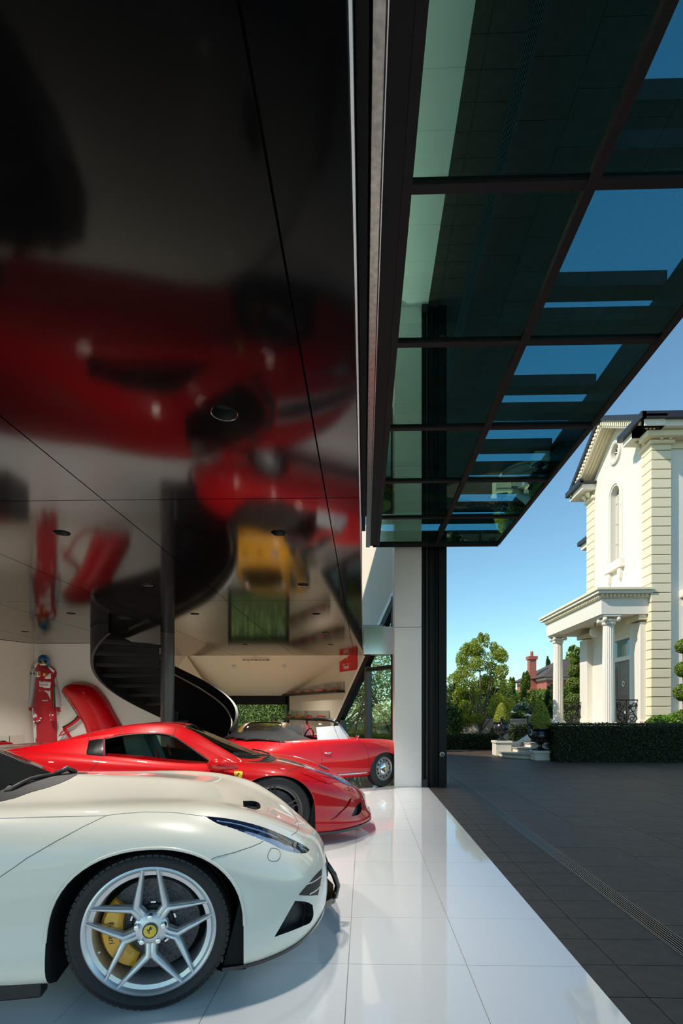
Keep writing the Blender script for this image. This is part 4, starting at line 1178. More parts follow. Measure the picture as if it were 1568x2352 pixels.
# yellow shield
SH = [(-.5,.48),(0,.55),(.5,.48),(.52,.15),(.42,-.2),(.2,-.45),(0,-.56),(-.2,-.45),(-.42,-.2),(-.52,.15)]
cx, cy = 524, 443
B.add_patch('badge_rim', 'pix', zB([(cx + 66*a, cy - 62*b) for a, b in SH]), M['black_print'], 2, off=.0025, bvh=bvB, smooth_poly=False)
B.add_patch('badge', 'pix', zB([(cx + 60*a, cy - 56*b) for a, b in SH]), M['badge_yellow'], 2, off=.004, bvh=bvB, smooth_poly=False)
hp, hn = B.hit('pix', zB([(cx, cy)])[0], bvB)
B.add_patch('emblem', 'pix', zB([(cx + 22*a, cy - 22*b + 2) for a, b in HORSE]), M['black_print'], 1.2, off=.0055, bvh=bvB, mirror=True, smooth_poly=False)
# cabin shell with real openings
netBg = [
 [(-2.78,.66,.72),(-2.12,.85,.72),(-1.72,.865,.72),(-1.3,.855,.72),(-.95,.835,.72),(-.58,.81,.72),(-.30,.75,.72),(-.12,.50,.72),],
 [(-2.72,.66,.87),(-2.12,.80,.885),(-1.72,.825,.86),(-1.3,.82,.80),(-.95,.81,.785),(-.58,.785,.775),(-.31,.725,.765),(-.12,.47,.775)],
 [(-2.66,.60,.90),(-2.12,.68,.985),(-1.72,.675,1.05),(-1.3,.655,1.092),(-.97,.645,1.068),(-.64,.68,.93),(-.33,.69,.795),(-.11,.42,.79)],
 [(-2.62,.36,.905),(-2.12,.54,.985),(-1.72,.53,1.085),(-1.28,.51,1.150),(-.92,.52,1.128),(-.58,.58,.965),(-.29,.56,.825),(-.08,.30,.80)],
 [(-2.62,0,.895),(-2.12,0,.945),(-1.72,0,1.07),(-1.25,0,1.165),(-.86,0,1.140),(-.46,0,.985),(-.16,0,.855),(0,0,.805)]]
gBg = loft_grid(netBg, 8, 8, sharp=(2,))
bvBc = bvh_of(solid_mesh('tmp', gBg, B.mats))
winB = zA([(940,228),(1085,197),(1200,183),(1330,178),(1430,177),(1500,186),(1568,202)]) + zB([(30,158),(75,172),(150,222),(250,292),(330,348),(395,383)]) + zB([(330,388),(150,388),(0,383)]) + zA([(1420,472),(1300,465),(1100,450),(945,424)])
qtrB = zA([(800,240),(870,230),(930,224),(930,420),(800,392),(780,366),(788,300)])
wsB = zB([(118,120),(160,95),(250,120),(400,175),(560,240),(690,295),(735,330),(715,346),(600,364),(500,377),(420,340),(300,268),(200,192),(130,140)])
ws_top = [(-.86,-.44),(-.90,0),(-.86,.44),(-.60,.53),(-.33,.60),(-.19,.45),(-.08,.22),(-.05,0),(-.08,-.22),(-.19,-.45),(-.33,-.60),(-.60,-.53)]
cabB = cabin_shell(B, 'cabin', loft_grid(netBg, 14, 14, sharp=(2,)), [winB], [ws_top], M['red_paint'], M['leather_black'], bvBc)
B.add_patch('side_window', 'pix', winB, M['car_glass_green'], 7, off=-.006, thick=.003, bvh=bvBc)
B.add_patch('windscreen', 'top', ws_top, M['car_glass'], .06, off=-.006, thick=.003, mirror=False, bvh=bvBc)
B.add_patch('quarter_panel', 'pix', qtrB, M['black_gloss'], 5, off=.003, bvh=bvBc)
B.line('window_seal', 'pix', winB + winB[:1], .007, M['black_trim'], step=5, bvh=bvBc)
for pts in (zA([(803,188),(796,215),(794,240)]), zA([(1100,118),(1086,150),(1080,195)]), zB([(100,84),(70,105),(60,155)])):
    B.line('shut_line', 'pix', pts, .003, M['gap'], step=3, bvh=bvBc)
B.add_patch('cowl', 'top', [(-.20,-.60),(-.06,-.46),(.04,-.20),(.05,0),(.04,.20),(-.06,.46),(-.20,.60),(-.34,.5),(-.34,-.5)], M['black_trim'], .04, off=.003, mirror=False, bvh=bvB)
for sg in (-1, 1): MB().tube([(-.02, sg*.12 - .1, .825), (-.10, sg*.30 - .15, .845), (-.20, sg*.42 - .2, .86)], .009, 8).build('wiper', M['black_trim'], B.root, smooth=True)
# seats, dash, wheel
def seat(rig, x, y, z, s=1.0, m=None, name='seat'):
    mb = MB(); rows = []
    for t in np.linspace(0, 1, 12):
        zz = z + .62 * t * s; w = .24 - .05*t if t < .62 else .21 - .30*(t - .62)
        bx = x - .20 * t
        if t > .62: w = max(.11, w)
        rows.append([(bx - .10, y - w*.9, zz), (bx + .03, y - w, zz), (bx + .075 - .02*t, y - w*.75, zz), (bx + .02, y - w*.45, zz), (bx + .02, y + w*.45, zz), (bx + .075 - .02*t, y + w*.75, zz), (bx + .03, y + w, zz), (bx - .10, y + w*.9, zz), (bx - .10, y - w*.9, zz)])
    mb.grid(rows)
    for r in (0, -1): mb.add(rows[r][:8], [tuple(range(8))])
    o = mb.build(name, m or M['leather_grey'], rig.root, smooth=True, angle=60)
    MB().box(x - .02, x + .46, y - .23, y + .23, z - .06, z + .06).build('seat_cushion', m or M['leather_grey'], rig.root, bevel=.04)
    return o
for y in (-.34, .34):
    s_ = seat(B, -1.16, y, .46)
    MB().obox((-1.115, y - .10, .86), (.008,0,0), (0,.018,0), (-.015,0,.06)).build('seat_badge', M['red_print'], s_)
MB().prism([(-.62,.50),(-.60,.72),(-.42,.80),(-.14,.78),(-.12,.50)], -.64, .64, 'y').build('dashboard', M['leather_black'], B.root, bevel=.02)
MB().tube([(-.66 + .05*math.cos(t), .34 + .17*math.cos(t)*1.0, .74 + .17*math.sin(t)) for t in np.linspace(0, 2*PI, 24, endpoint=False)], .015, 8, closed=True).build('steering_wheel', M['leather_black'], B.root, smooth=True)
# door mirrors
for sg in (-1, 1):
    mb = MB(); rows = []
    for t, (x, y, z, a, b) in enumerate([(-.62,.90,.80,.012,.01),(-.60,.93,.80,.05,.035),(-.57,.965,.812,.075,.052),(-.50,1.0,.815,.085,.060),(-.44,1.0,.808,.08,.052),(-.37,.985,.79,.055,.034),(-.33,.97,.775,.02,.014)]):
        rows.append([(x, sg*(y + a*math.cos(q)), z + b*math.sin(q)) for q in np.linspace(0, 2*PI, 17)])
    mb.grid(rows); mb.add(rows[0][:16], [tuple(range(16))]); mb.add(rows[-1][:16], [tuple(range(16))])
    o = mb.build('mirror', M['red_paint'], B.root, smooth=True, angle=60)
    MB().bar((-.50, sg*.80, .765), (-.47, sg*.96, .775), .06, .022).build('mirror_arm', M['red_paint'], o, bevel=.006)
wpB = wheel_proto('twin', .342, .250, .262)
cmeB = caliper_mb(150, 232).mesh('caliperB', True, True, 40); cmeB.materials.append(M['caliper'])
for x in (0, -2.65):
    for sg in (-1, 1): place_wheel(B, wpB, x, sg * (.945 - .125), .342, 0, [cmeB])
# ================================================================== red classic cabriolet with the roof down
def zC(pts): return [(520 + x / 3.92, 1600 + y / 3.92) for x, y in pts]
C3 = CarRig('convertible', 'red classic convertible with its top down, half behind the white pillar', 'car', (-.1141, 9.5306), 33, [M['red_old'], M['well'], M['leather_black']])
netC = [
 [(-2.85,0,.26),(-2.65,.50,.22),(-2.1,.66,.19),(-1.5,.70,.19),(-1,.70,.19),(-.5,.70,.19),(0,.68,.19),(.36,.62,.20),(.58,.42,.22),(.76,0,.25)],
 [(-2.95,0,.30),(-2.72,.58,.27),(-2.1,.76,.25),(-1.5,.785,.245),(-1,.785,.245),(-.5,.785,.245),(0,.77,.245),(.38,.70,.26),(.62,.48,.28),(.82,0,.30)],
 [(-3.0,0,.42),(-2.76,.63,.43),(-2.1,.815,.46),(-1.5,.825,.46),(-1,.83,.46),(-.5,.825,.46),(0,.815,.46),(.4,.745,.46),(.66,.52,.45),(.87,0,.43)],
 [(-2.95,0,.58),(-2.70,.60,.62),(-2.1,.785,.69),(-1.5,.785,.70),(-1,.785,.70),(-.5,.785,.70),(0,.79,.69),(.38,.725,.675),(.62,.50,.61),(.83,0,.54)],
 [(-2.85,0,.70),(-2.6,.45,.745),(-2.1,.62,.835),(-1.5,.70,.826),(-1,.715,.826),(-.5,.71,.822),(0,.665,.815),(.35,.595,.785),(.55,.44,.715),(.76,0,.62)],
 [(-2.75,0,.75),(-2.5,.30,.805),(-2.1,.40,.875),(-1.5,.45,.87),(-1,.48,.86),(-.5,.42,.855),(0,.36,.795),(.30,.32,.735),(.48,.25,.685),(.68,0,.65)],
 [(-2.65,0,.78),(-2.45,0,.835),(-2.05,0,.895),(-1.5,0,.89),(-1,0,.885),(-.5,0,.88),(0,0,.81),(.28,0,.74),(.45,0,.695),(.62,0,.67)]]
gC = loft_grid(netC, 9, 7)
bodyC = link('body', solid_mesh('body', gC, C3.mats), None, C3.root)
C3.set_body(bodyC); bvC = C3.bvh
cuts = arch_cutters([(.05,.315,.315,.282,-.2,28,2.1),(-2.1,.315,.315,.27,-.2,28,2.1)], C3.mats, .42, 1.1)
cuts.append(cutter(MB().prism(dense([(-1.75,-.60),(-1.75,.60),(-1.3,.655),(-.75,.64),(-.66,.40),(-.64,0),(-.66,-.40),(-.75,-.64),(-1.3,-.655)], .06), .42, 1.3, 'z'), C3.mats, 2))
boolean(bodyC, cuts); shade(bodyC.data, 32)
for pts in (zC([(835,440),(848,480),(858,540),(862,620)]), zC([(1225,420),(1262,455),(1280,560),(1281,690)]), zC([(285,400),(350,415),(375,440),(360,465),(300,492),(200,500)])):
    C3.line('shut_line', 'pix', pts, .003, M['gap'], step=3, bvh=bvC)
C3.line('sill_trim', 'side', [(-1.72,.285),(-1.0,.272),(-.30,.272)], .014, M['chrome'], step=.05, bvh=bvC)
a, n_ = C3.hit('pix', zC([(905,507)])[0], bvC)
if a:
    for sg in (-1, 1):
        P_ = [Vector((a.x - .07, sg*-a.y*1.0, a.z)), Vector((a.x - .03, sg*(-a.y + .03), a.z + .003)), Vector((a.x + .05, sg*(-a.y + .03), a.z + .002)), Vector((a.x + .08, sg*-a.y, a.z - .002))]
        MB().tube(P_, .010, 8).build('door_handle', M['chrome'], C3.root, smooth=True)
# windscreen frame, screen, visors
fr = [(-.56,-.645,.815),(-.63,-.625,.92),(-.74,-.575,1.085),(-.79,-.50,1.145),(-.80,-.30,1.175),(-.80,0,1.185),(-.80,.30,1.175),(-.79,.50,1.145),(-.74,.575,1.085),(-.63,.625,.92),(-.56,.645,.815)]
MB().tube(fr, .019, 8).build('windscreen_frame', M['chrome'], C3.root, smooth=True)
MB().tube([(x - .022, y*.98, z - .006) for x, y, z in fr[2:9]], .024, 8).build('header_rail', M['leather_black'], C3.root, smooth=True)
scr = MB(); rows = []
for t in np.linspace(0, 1, 7):
    rows.append([(-.56 - .22*t + .10*(1 - (s_/.62)**2)*(1 - .6*t), s_*(1 - .13*t), .82 + .345*t - .03*t*(s_/.6)**2) for s_ in np.linspace(-.62, .62, 13)])
scr.grid(rows).build('windscreen', M['clear_glass'], C3.root, smooth=True)
for y in (-.27, .27):
    MB().obox((-.885, y, 1.155), (.075, 0, -.014), (0, .19, 0), (.001, 0, .008)).build('sun_visor', M['canvas'], C3.root, bevel=.006)
MB().box(-.80, -.785, -.05, .05, 1.06, 1.10).build('mirror', M['chrome'], C3.root, bevel=.005)
# door glass and quarter lights on both doors
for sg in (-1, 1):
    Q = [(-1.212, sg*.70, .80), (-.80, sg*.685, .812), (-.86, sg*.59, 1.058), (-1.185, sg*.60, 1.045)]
    MB().poly3(Q, (0, sg*.006, 0)).build('door_glass', M['door_glass_white_glare'], C3.root)
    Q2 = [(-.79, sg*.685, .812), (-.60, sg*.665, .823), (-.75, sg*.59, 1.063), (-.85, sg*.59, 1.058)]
    q = MB().poly3(Q2, (0, sg*.006, 0)).build('quarter_light', M['door_glass_white_glare'], C3.root)
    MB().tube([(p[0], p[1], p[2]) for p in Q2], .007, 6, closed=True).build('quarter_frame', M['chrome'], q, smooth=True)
# folded roof under its black cover
ton = MB(); rows = []
prof = [(-2.36,.86,.46,.0),(-2.25,.885,.56,.03),(-2.0,.86,.66,.08),(-1.80,.82,.70,.13),(-1.62,.795,.72,.21),(-1.42,.79,.715,.15),(-1.22,.80,.70,.03)]
for k, (x, z, w, h) in enumerate(prof):
    r_ = []
    for s_ in np.linspace(-1, 1, 21):
        e = abs(s_); bump_ = h * (1 - e**3.2) + .018 * math.sin(9*s_ + 2.1*k) * (1 - e)
        r_.append((x + .03*math.sin(5*s_ + k), w * s_, z + bump_ + .03*(1 - e*e)))
    rows.append(r_)
G_ = np.array(rows); rows2 = herm(list(range(len(prof))), G_, np.linspace(0, len(prof) - 1, 31))
ton.grid([[tuple(p) for p in r] for r in rows2])
to = ton.build('tonneau_cover', M['canvas'], C3.root, smooth=True, angle=70)
sm_ = to.modifiers.new('solid', 'SOLIDIFY'); sm_.thickness = .03; sm_.offset = -1
for x, y, z in [(-1.25,-.70,.815),(-1.45,-.722,.80),(-1.66,-.726,.80),(-1.86,-.70,.83),(-2.06,-.655,.87)]:
    MB().sphere((x, y - .004, z + .005), .011, nu=10, nv=6).build('stud', M['chrome'], to, smooth=True)
# cockpit
for y in (-.32, .32): seat(C3, -1.22, y, .42, .85, M['leather_black'])
MB().tube([(-.86 + .04*math.sin(t), .32 + .18*math.cos(t), .81 + .18*math.sin(t)) for t in np.linspace(0, 2*PI, 28, endpoint=False)], .012, 8, closed=True).build('steering_wheel', M['black_gloss'], C3.root, smooth=True)
MB().prism([(-.70,.60),(-.70,.84),(-.60,.86),(-.60,.60)], -.60, .60, 'y').build('dashboard', M['red_old'], C3.root, bevel=.01)
mp = Vector((-.46, -.70, .83))
MB().tube([mp + Vector((.03,0,-.03)), mp, mp + Vector((-.005,-.005,.035))], .008, 8).build('mirror_stalk', M['chrome'], C3.root, smooth=True)
MB().sphere(mp + Vector((0,-.01,.06)), .012, .045, .030).build('mirror', M['chrome'], C3.root, smooth=True)
# front: lamps, bumper, boot handle
for sg in (-1, 1):
    p, n_ = C3.hit('front', (sg*.55, .62), bvC)
    if p:
        MB().sphere(p + Vector((-.03,0,0)), .075, .085, .085).build('headlight', M['chrome'], C3.root, smooth=True)
        MB().sphere(p + Vector((-.012,0,0)), .066, .075, .075).build('headlight_glass', M['lens'], C3.root, smooth=True)
bp = [(.50,-.72,.36),(.70,-.56,.37),(.86,-.28,.38),(.93,0,.385),(.86,.28,.38),(.70,.56,.37),(.50,.72,.36)]
MB().tube([Vector(p) for p in herm(list(range(7)), np.array(bp), np.linspace(0, 6, 25))], .035, 10).build('bumper', M['chrome'], C3.root, smooth=True)
br = [(-2.55,-.72,.36),(-2.8,-.56,.37),(-2.98,-.28,.38),(-3.05,0,.385),(-2.98,.28,.38),(-2.8,.56,.37),(-2.55,.72,.36)]
MB().tube([Vector(p) for p in herm(list(range(7)), np.array(br), np.linspace(0, 6, 25))], .035, 10).build('bumper', M['chrome'], C3.root, smooth=True)
wpC = wheel_proto('steel', .315, .165, .198)
for x in (.03, -2.1):
    for sg in (-1, 1): place_wheel(C3, wpC, x, sg * (.79 - .0825), .315, 12 if x > 0 and sg < 0 else (192 - 180 if x > 0 else 0))

# ================================================================== low yellow sports car in the back
D4 = CarRig('sports_car', 'low yellow classic sports car parked at the back before the hedge window', 'car', (-2.42, 11.32), -91, [M['yellow_paint'], M['well'], M['black_trim']])
netD = [
 [(-3.30,0,.24),(-3.15,.62,.20),(-2.5,.74,.14),(-1.8,.76,.14),(-1.2,.76,.14),(-.6,.76,.14),(0,.74,.14),(.36,.68,.14),(.62,.46,.16),(.80,0,.18)],
 [(-3.36,0,.30),(-3.20,.70,.26),(-2.5,.83,.18),(-1.8,.82,.17),(-1.2,.80,.17),(-.6,.80,.17),(0,.82,.18),(.38,.74,.19),(.66,.50,.21),(.85,0,.23)],
 [(-3.42,0,.48),(-3.22,.76,.48),(-2.5,.87,.45),(-1.8,.84,.42),(-1.2,.82,.42),(-.6,.83,.42),(0,.86,.43),(.40,.79,.41),(.70,.54,.39),(.90,0,.37)],
 [(-3.42,0,.62),(-3.20,.75,.64),(-2.5,.84,.66),(-1.8,.81,.62),(-1.2,.79,.60),(-.6,.80,.60),(0,.81,.62),(.38,.74,.56),(.66,.50,.49),(.87,0,.44)],
 [(-3.38,0,.72),(-3.16,.60,.76),(-2.5,.68,.82),(-1.8,.66,.76),(-1.2,.66,.72),(-.6,.67,.72),(0,.63,.735),(.34,.57,.67),(.60,.40,.57),(.82,0,.50)],
 [(-3.32,0,.76),(-3.10,.35,.80),(-2.5,.40,.86),(-1.8,.40,.84),(-1.2,.40,.80),(-.6,.40,.75),(0,.34,.70),(.32,.31,.63),(.56,.22,.555),(.77,0,.52)],
 [(-3.25,0,.78),(-3.05,0,.82),(-2.5,0,.88),(-1.8,0,.88),(-1.2,0,.83),(-.6,0,.76),(0,0,.69),(.30,0,.625),(.52,0,.565),(.70,0,.535)]]
gD = loft_grid(netD, 8, 6)
bodyD = link('body', solid_mesh('body', gD, D4.mats), None, D4.root); D4.set_body(bodyD); bvD = D4.bvh
cuts = arch_cutters([(0,.32,.35,.315),(-2.5,.32,.36,.33)], D4.mats, .46, 1.1)
cuts.append(cutter(MB().box(-1.75, -.62, -.56, .56, .42, 1.4), D4.mats, 2))
boolean(bodyD, cuts); shade(bodyD.data, 32)
netDg = [
 [(-2.75,.50,.66),(-2.2,.66,.66),(-1.65,.70,.64),(-1.25,.70,.62),(-.85,.68,.62),(-.55,.56,.62)],
 [(-2.70,.48,.83),(-2.2,.62,.84),(-1.65,.665,.80),(-1.25,.67,.76),(-.87,.655,.74),(-.54,.53,.73)],
 [(-2.65,.38,.86),(-2.2,.50,.94),(-1.65,.535,1.00),(-1.28,.54,1.005),(-.92,.60,.865),(-.50,.44,.755)],
 [(-2.65,.22,.865),(-2.2,.36,.955),(-1.65,.40,1.035),(-1.26,.42,1.035),(-.82,.46,.885),(-.46,.28,.765)],
 [(-2.65,0,.87),(-2.2,0,.965),(-1.65,0,1.045),(-1.22,0,1.05),(-.74,0,.895),(-.40,0,.77)]]
bvDc = bvh_of(solid_mesh('tmp', loft_grid(netDg, 8, 8), D4.mats))
wsD = [(-1.20,-.38),(-1.22,0),(-1.20,.38),(-.86,.47),(-.60,.44),(-.50,.25),(-.47,0),(-.50,-.25),(-.60,-.44),(-.86,-.47)]
rwD = [(-2.45,-.26),(-2.2,-.33),(-1.72,-.34),(-1.72,.34),(-2.2,.33),(-2.45,.26)]
cabin_shell(D4, 'cabin', loft_grid(netDg, 12, 12), [], [wsD, rwD], M['yellow_paint'], M['leather_black'], bvDc)
D4.add_patch('windscreen', 'top', wsD, M['car_glass_green'], .06, off=-.004, mirror=False, bvh=bvDc)
D4.add_patch('rear_window', 'top', rwD, M['car_glass_green'], .06, off=-.004, mirror=False, bvh=bvDc)
D4.add_patch('side_window', 'side', [(-2.05,.80),(-1.95,.90),(-1.65,.965),(-1.30,.965),(-1.05,.88),(-.86,.79)], M['dark_glass'], .05, off=.004, bvh=bvDc)
D4.line('screen_trim', 'top', wsD + wsD[:1], .012, M['black_trim'], step=.04, bvh=bvDc, mirror=False)
for sg in (-1, 1):
    D4.add_patch('lamp_ring', 'top', [(.26 + .125*math.cos(t), sg*.50 + .085*math.sin(t)) for t in np.linspace(0, 2*PI, 16, endpoint=False)], M['black_trim'], .03, off=.003, mirror=False, bvh=bvD)
    D4.add_patch('headlight', 'top', [(.27 + .085*math.cos(t), sg*.50 + .070*math.sin(t)) for t in np.linspace(0, 2*PI, 16, endpoint=False)], M['lamp_chrome'], .03, off=.012, thick=.012, mirror=False, bvh=bvD)
    p, n_ = D4.hit('top', (-.62, sg*.70), bvD)
    MB().tube([p, p + Vector((0, sg*.03, .07))], .008, 8).build('mirror_stalk', M['chrome'], D4.root, smooth=True)
    MB().sphere(p + Vector((-.01, sg*.04, .10)), .035, .05, .035).build('mirror', M['chrome'], D4.root, smooth=True)
    for k in range(4):
        D4.add_patch('bonnet_louvre', 'top', [(.10 + .05*k, sg*.10), (.10 + .05*k, sg*.22), (.125 + .05*k, sg*.22), (.125 + .05*k, sg*.10)], M['black_trim'], .03, off=.002, mirror=False, bvh=bvD, smooth_poly=False)
for y in (-.30, .30): seat(D4, -1.40, y, .38, .72, M['leather_black'])
for x in (0, -2.5):
    for sg in (-1, 1): place_wheel(D4, wpC, x, sg * (.83 - .0825), .315, 0)
# ================================================================== cream house across the driveway
HX, HY0, HY1 = 8.6, 15.7, 20.0
house = thing('house', 'large cream rendered two-storey house with columned porch and gable', 'house', (HX, HY0, 0))
def hb(name, m, x0, x1, y0, y1, z0, z1, bevel=0, parent=None):
    return MB().box(x0 - HX, x1 - HX, y0 - HY0, y1 - HY0, z0, z1).build(name, M[m], parent or house, bevel=bevel)
def hm(name, mb, m, **k):
    mb.v = [(p[0] - HX, p[1] - HY0, p[2]) for p in mb.v]
    return mb.build(name, M[m], k.pop('parent', None) or house, **k)
YM, ZE, ZA_ = (HY0 + HY1) / 2, 9.75, 11.35
# walls: gabled wing with an arched window and an oculus cut through its end wall
wy0, wy1, wz0, wz1 = 17.45, 18.15, 6.42, 8.75
def arch_out(yc, w, z0, zs, n=14):
    return [(yc - w, z0), (yc + w, z0)] + [(yc + w*math.cos(PI*k/n), zs + w*math.sin(PI*k/n)) for k in range(n + 1)]
wl_out = [(HY0, 0), (HY1, 0), (HY1, ZE - .1), (YM, ZA_ - .25), (HY0, ZE - .1)]
AO = arch_out(17.80, .325, 6.42, 8.72); OC = [(17.80 + .26*math.cos(2*PI*k/24), 10.18 + .26*math.sin(2*PI*k/24)) for k in range(24)]
DO = [(16.72, .86), (18.80, .86), (18.80, 3.86), (16.72, 3.86)]
pts = [Vector(p) for p in wl_out]; ed = [(i, (i+1) % 5) for i in range(5)]
for loop in (AO, OC, DO):
    b = len(pts); pts += [Vector(p) for p in loop]; ed += [(b + i, b + (i+1) % len(loop)) for i in range(len(loop))]
v2, e2, f2, *_r = delaunay_2d_cdt(pts, ed, [], 1, 1e-5)
fs_ = [tuple(f) for f in f2 if not any(inside(tuple(sum((v2[i] for i in f), Vector((0,0)))/len(f)), lp) for lp in (AO, OC, DO))]
n = len(v2); cnt = {(a, b) for f in fs_ for a, b in zip(f, f[1:] + f[:1])}
hm('wall', MB().add([(HX, p.x, p.y) for p in v2] + [(HX + .45, p.x, p.y) for p in v2], fs_ + [tuple(i + n for i in f[::-1]) for f in fs_] + [(a, b, b + n, a + n) for a, b in cnt if (b, a) not in cnt]), 'render_white')
hb('wall', 'render_white', HX + .45, 18, HY0, HY0 + .25, 0, ZE)
hb('wall', 'render_white', HX + .45, 18, HY1 - .25, HY1, 0, ZE)
hb('wall', 'render_white', 10.0, 18, HY1, 21.6, 0, 8.2)
# quoins
for k in range(31):
    z = .62 + .283 * k
    hb('quoin', 'render_cream', HX - .045, 9.15, HY0 - .13, HY0 + .42, z + .008, z + .270, .012)
    if z > 4.6: hb('quoin', 'render_cream', HX - .045, HX + .3, HY1 - .55, HY1 + .05, z + .008, z + .270, .012)
# window dressings
hb('window_pane', 'window_dark', HX + .18, HX + .19, 17.48, 18.12, 6.4, 9.05)
w1 = hm('window_frame', MB().bar((HX+.16, 17.89, 6.42), (HX+.16, 17.89, 9.0), .035, .04, (1,0,0)), 'render_white')
for z in (7.1, 7.8, 8.5): hm('glazing_bar', MB().bar((HX+.13, 17.5, z), (HX+.13, 18.1, z), .03, .04, (1,0,0)), 'render_white', parent=w1) if False else hb('glazing_bar', 'render_white', HX+.14, HX+.18, 17.5, 18.1, z-.02, z+.02)
for y in (17.53, 17.98, 18.07): hb('glazing_bar', 'render_white', HX+.14, HX+.18, y-.02, y+.02, 6.42, 8.8)
def arch_trim(w, zs, z0, t, x0, x1, nm):
    a = arch_out(17.80, w, z0, zs)[2:]; path = [(17.80 + w, z0)] + a + [(17.80 - w, z0)]
    mb = MB(); rows = []
    for i, (y, z) in enumerate(path):
        dy, dz = (y - 17.80), (z - zs) if z > zs else 0.0
        l_ = math.hypot(dy, dz); u = (dy/l_, dz/l_)
        rows.append([(x0, y, z), (x0, y + u[0]*t, z + u[1]*t), (x1, y + u[0]*t, z + u[1]*t), (x1, y, z), (x0, y, z)])
    hm(nm, mb.grid(rows), 'render_white', smooth=True, angle=35)
arch_trim(.30, 8.72, 6.42, .17, HX - .05, HX + .17, 'architrave')
arch_trim(.36, 8.72, 6.42, .05, HX - .08, HX + .03, 'architrave')
hb('window_sill', 'render_white', HX - .16, HX + .1, 17.20, 18.40, 6.12, 6.42, .02)
for y in (17.42, 18.18):
    hm('corbel', MB().prism([(y-.09, 6.12), (y+.09, 6.12), (y+.09, 5.95), (y+.05, 5.80), (y, 5.72), (y-.05, 5.80), (y-.09, 5.95)], HX - .12, HX + .01, 'x'), 'render_white', bevel=.02)
hm('oculus_ring', MB().lathe([(.26,.05),(.26,-.06),(.31,-.09),(.39,-.07),(.40,.02)], 40, (HX, 17.80, 10.18), 'x'), 'render_white', smooth=True, angle=40)
hb('window_pane', 'window_dark', HX + .10, HX + .11, 17.53, 18.07, 9.91, 10.45)
for k in range(4):
    a = PI * k / 4 + .4; d = Vector((0, math.cos(a), math.sin(a)))
    hm('tracery', MB().bar(Vector((HX+.08, 17.80, 10.18)) - d*.26, Vector((HX+.08, 17.80, 10.18)) + d*.26, .03, .03, (1,0,0)), 'render_white')
# gable roof with raking cornice
OH = .50; YL, YR = HY0 - .6, HY1 + .5
for ys_, ye in ((YL, YM), (YR, YM)):
    a0, a1 = Vector((0, ys_, ZE + .06)), Vector((0, ye, ZA_)); dr_ = (a1 - a0); up = Vector((1,0,0)).cross(dr_).normalized(); up = up if up.z > 0 else -up
    def slab(x0, x1, lo, hi, nm, m, s0=0.0, s1=1.0, **k):
        p, q = a0 + dr_*s0, a0 + dr_*s1
        mb = MB().add([Vector((x, 0, 0)) + b + up*h for x in (x0, x1) for b in (p, q) for h in (lo, hi)], [(0,1,3,2),(4,6,7,5),(0,2,6,4),(1,5,7,3),(0,4,5,1),(2,3,7,6)])
        hm(nm, mb, m, **k)
    slab(HX - OH - .06, 16, -.02, .06, 'roof', 'roof_dark')
    slab(HX - OH - .10, HX - OH, -.05, .10, 'gutter', 'roof_dark')
    slab(HX - OH, HX - OH + .10, -.22, -.02, 'fascia', 'render_white')
    slab(HX - OH + .02, HX + .02, -.26, -.20, 'soffit', 'render_cream')
    for k in range(3): slab(HX - OH + .12 + .11*k, HX - OH + .17 + .11*k, -.29, -.25, 'soffit_rib', 'render_cream')
    for k in range(20):
        s0 = .03 + .94 * k / 20
        slab(HX - OH - .05, HX - OH + .01, -.19, -.09, 'dentil', 'render_cream', s0, s0 + .024)
# eaves along the front and the short returns
hb('gutter', 'roof_dark', HX - OH - .1, 18, HY0 - .72, HY0 - .58, ZE + .02, ZE + .20)
hb('roof', 'roof_dark', HX - OH - .02, 18, HY0 - .6, HY0 - .2, ZE + .10, ZE + .14)
hb('cornice', 'render_white', HX - OH, 18, HY0 - .58, HY0 + .1, ZE - .16, ZE + .08)
hb('cornice', 'render_cream', HX - OH + .2, 18, HY0 - .40, HY0 + .1, ZE - .34, ZE - .16, .03)
for y0, y1 in ((HY0 - .72, HY0 + .72), (HY1 - .75, HY1 + .60)):
    hb('gutter', 'roof_dark', HX - OH - .14, HX - OH, y0, y1, ZE + .02, ZE + .20)
    hb('cornice', 'render_white', HX - OH, HX + .1, y0 + .10, y1 - .08, ZE - .16, ZE + .04)
    hb('roof', 'roof_dark', HX - OH - .1, HX + .1, y0, y1, ZE + .05, ZE + .12)
hb('capital', 'render_cream', HX - .12, 9.22, HY0 - .22, HY0 + .50, 9.28, 9.40, .03)
hb('capital', 'render_cream', HX - .12, HX + .3, HY1 - .62, HY1 + .12, 9.28, 9.40, .03)
for cx, cy in ((HX - .20, HY0 + .05), (HX - .20, HY0 + .33), (8.80, HY0 - .28), (9.06, HY0 - .28), (HX - .2, HY1 - .12), (HX - .2, HY1 - .42)):
    cb_ = MB().sphere((cx, cy, 9.50), .09, .08, .09, 10, 8).sphere((cx + (.03 if cx < HX else 0), cy + (0 if cx < HX else .03), 9.42), .06, .06, .06, 10, 8)
    hm('bracket', cb_, 'render_cream', smooth=True)
hb('frieze', 'render_cream', 9.15, 18, HY0 - .06, HY0 + .05, 9.2, 9.6)
# lower wing far left
hb('gutter', 'roof_dark', 8.98, 18, 20.6, 21.95, 8.28, 8.44); hb('cornice', 'render_white', 9.10, 18, 20.6, 21.85, 8.08, 8.28)
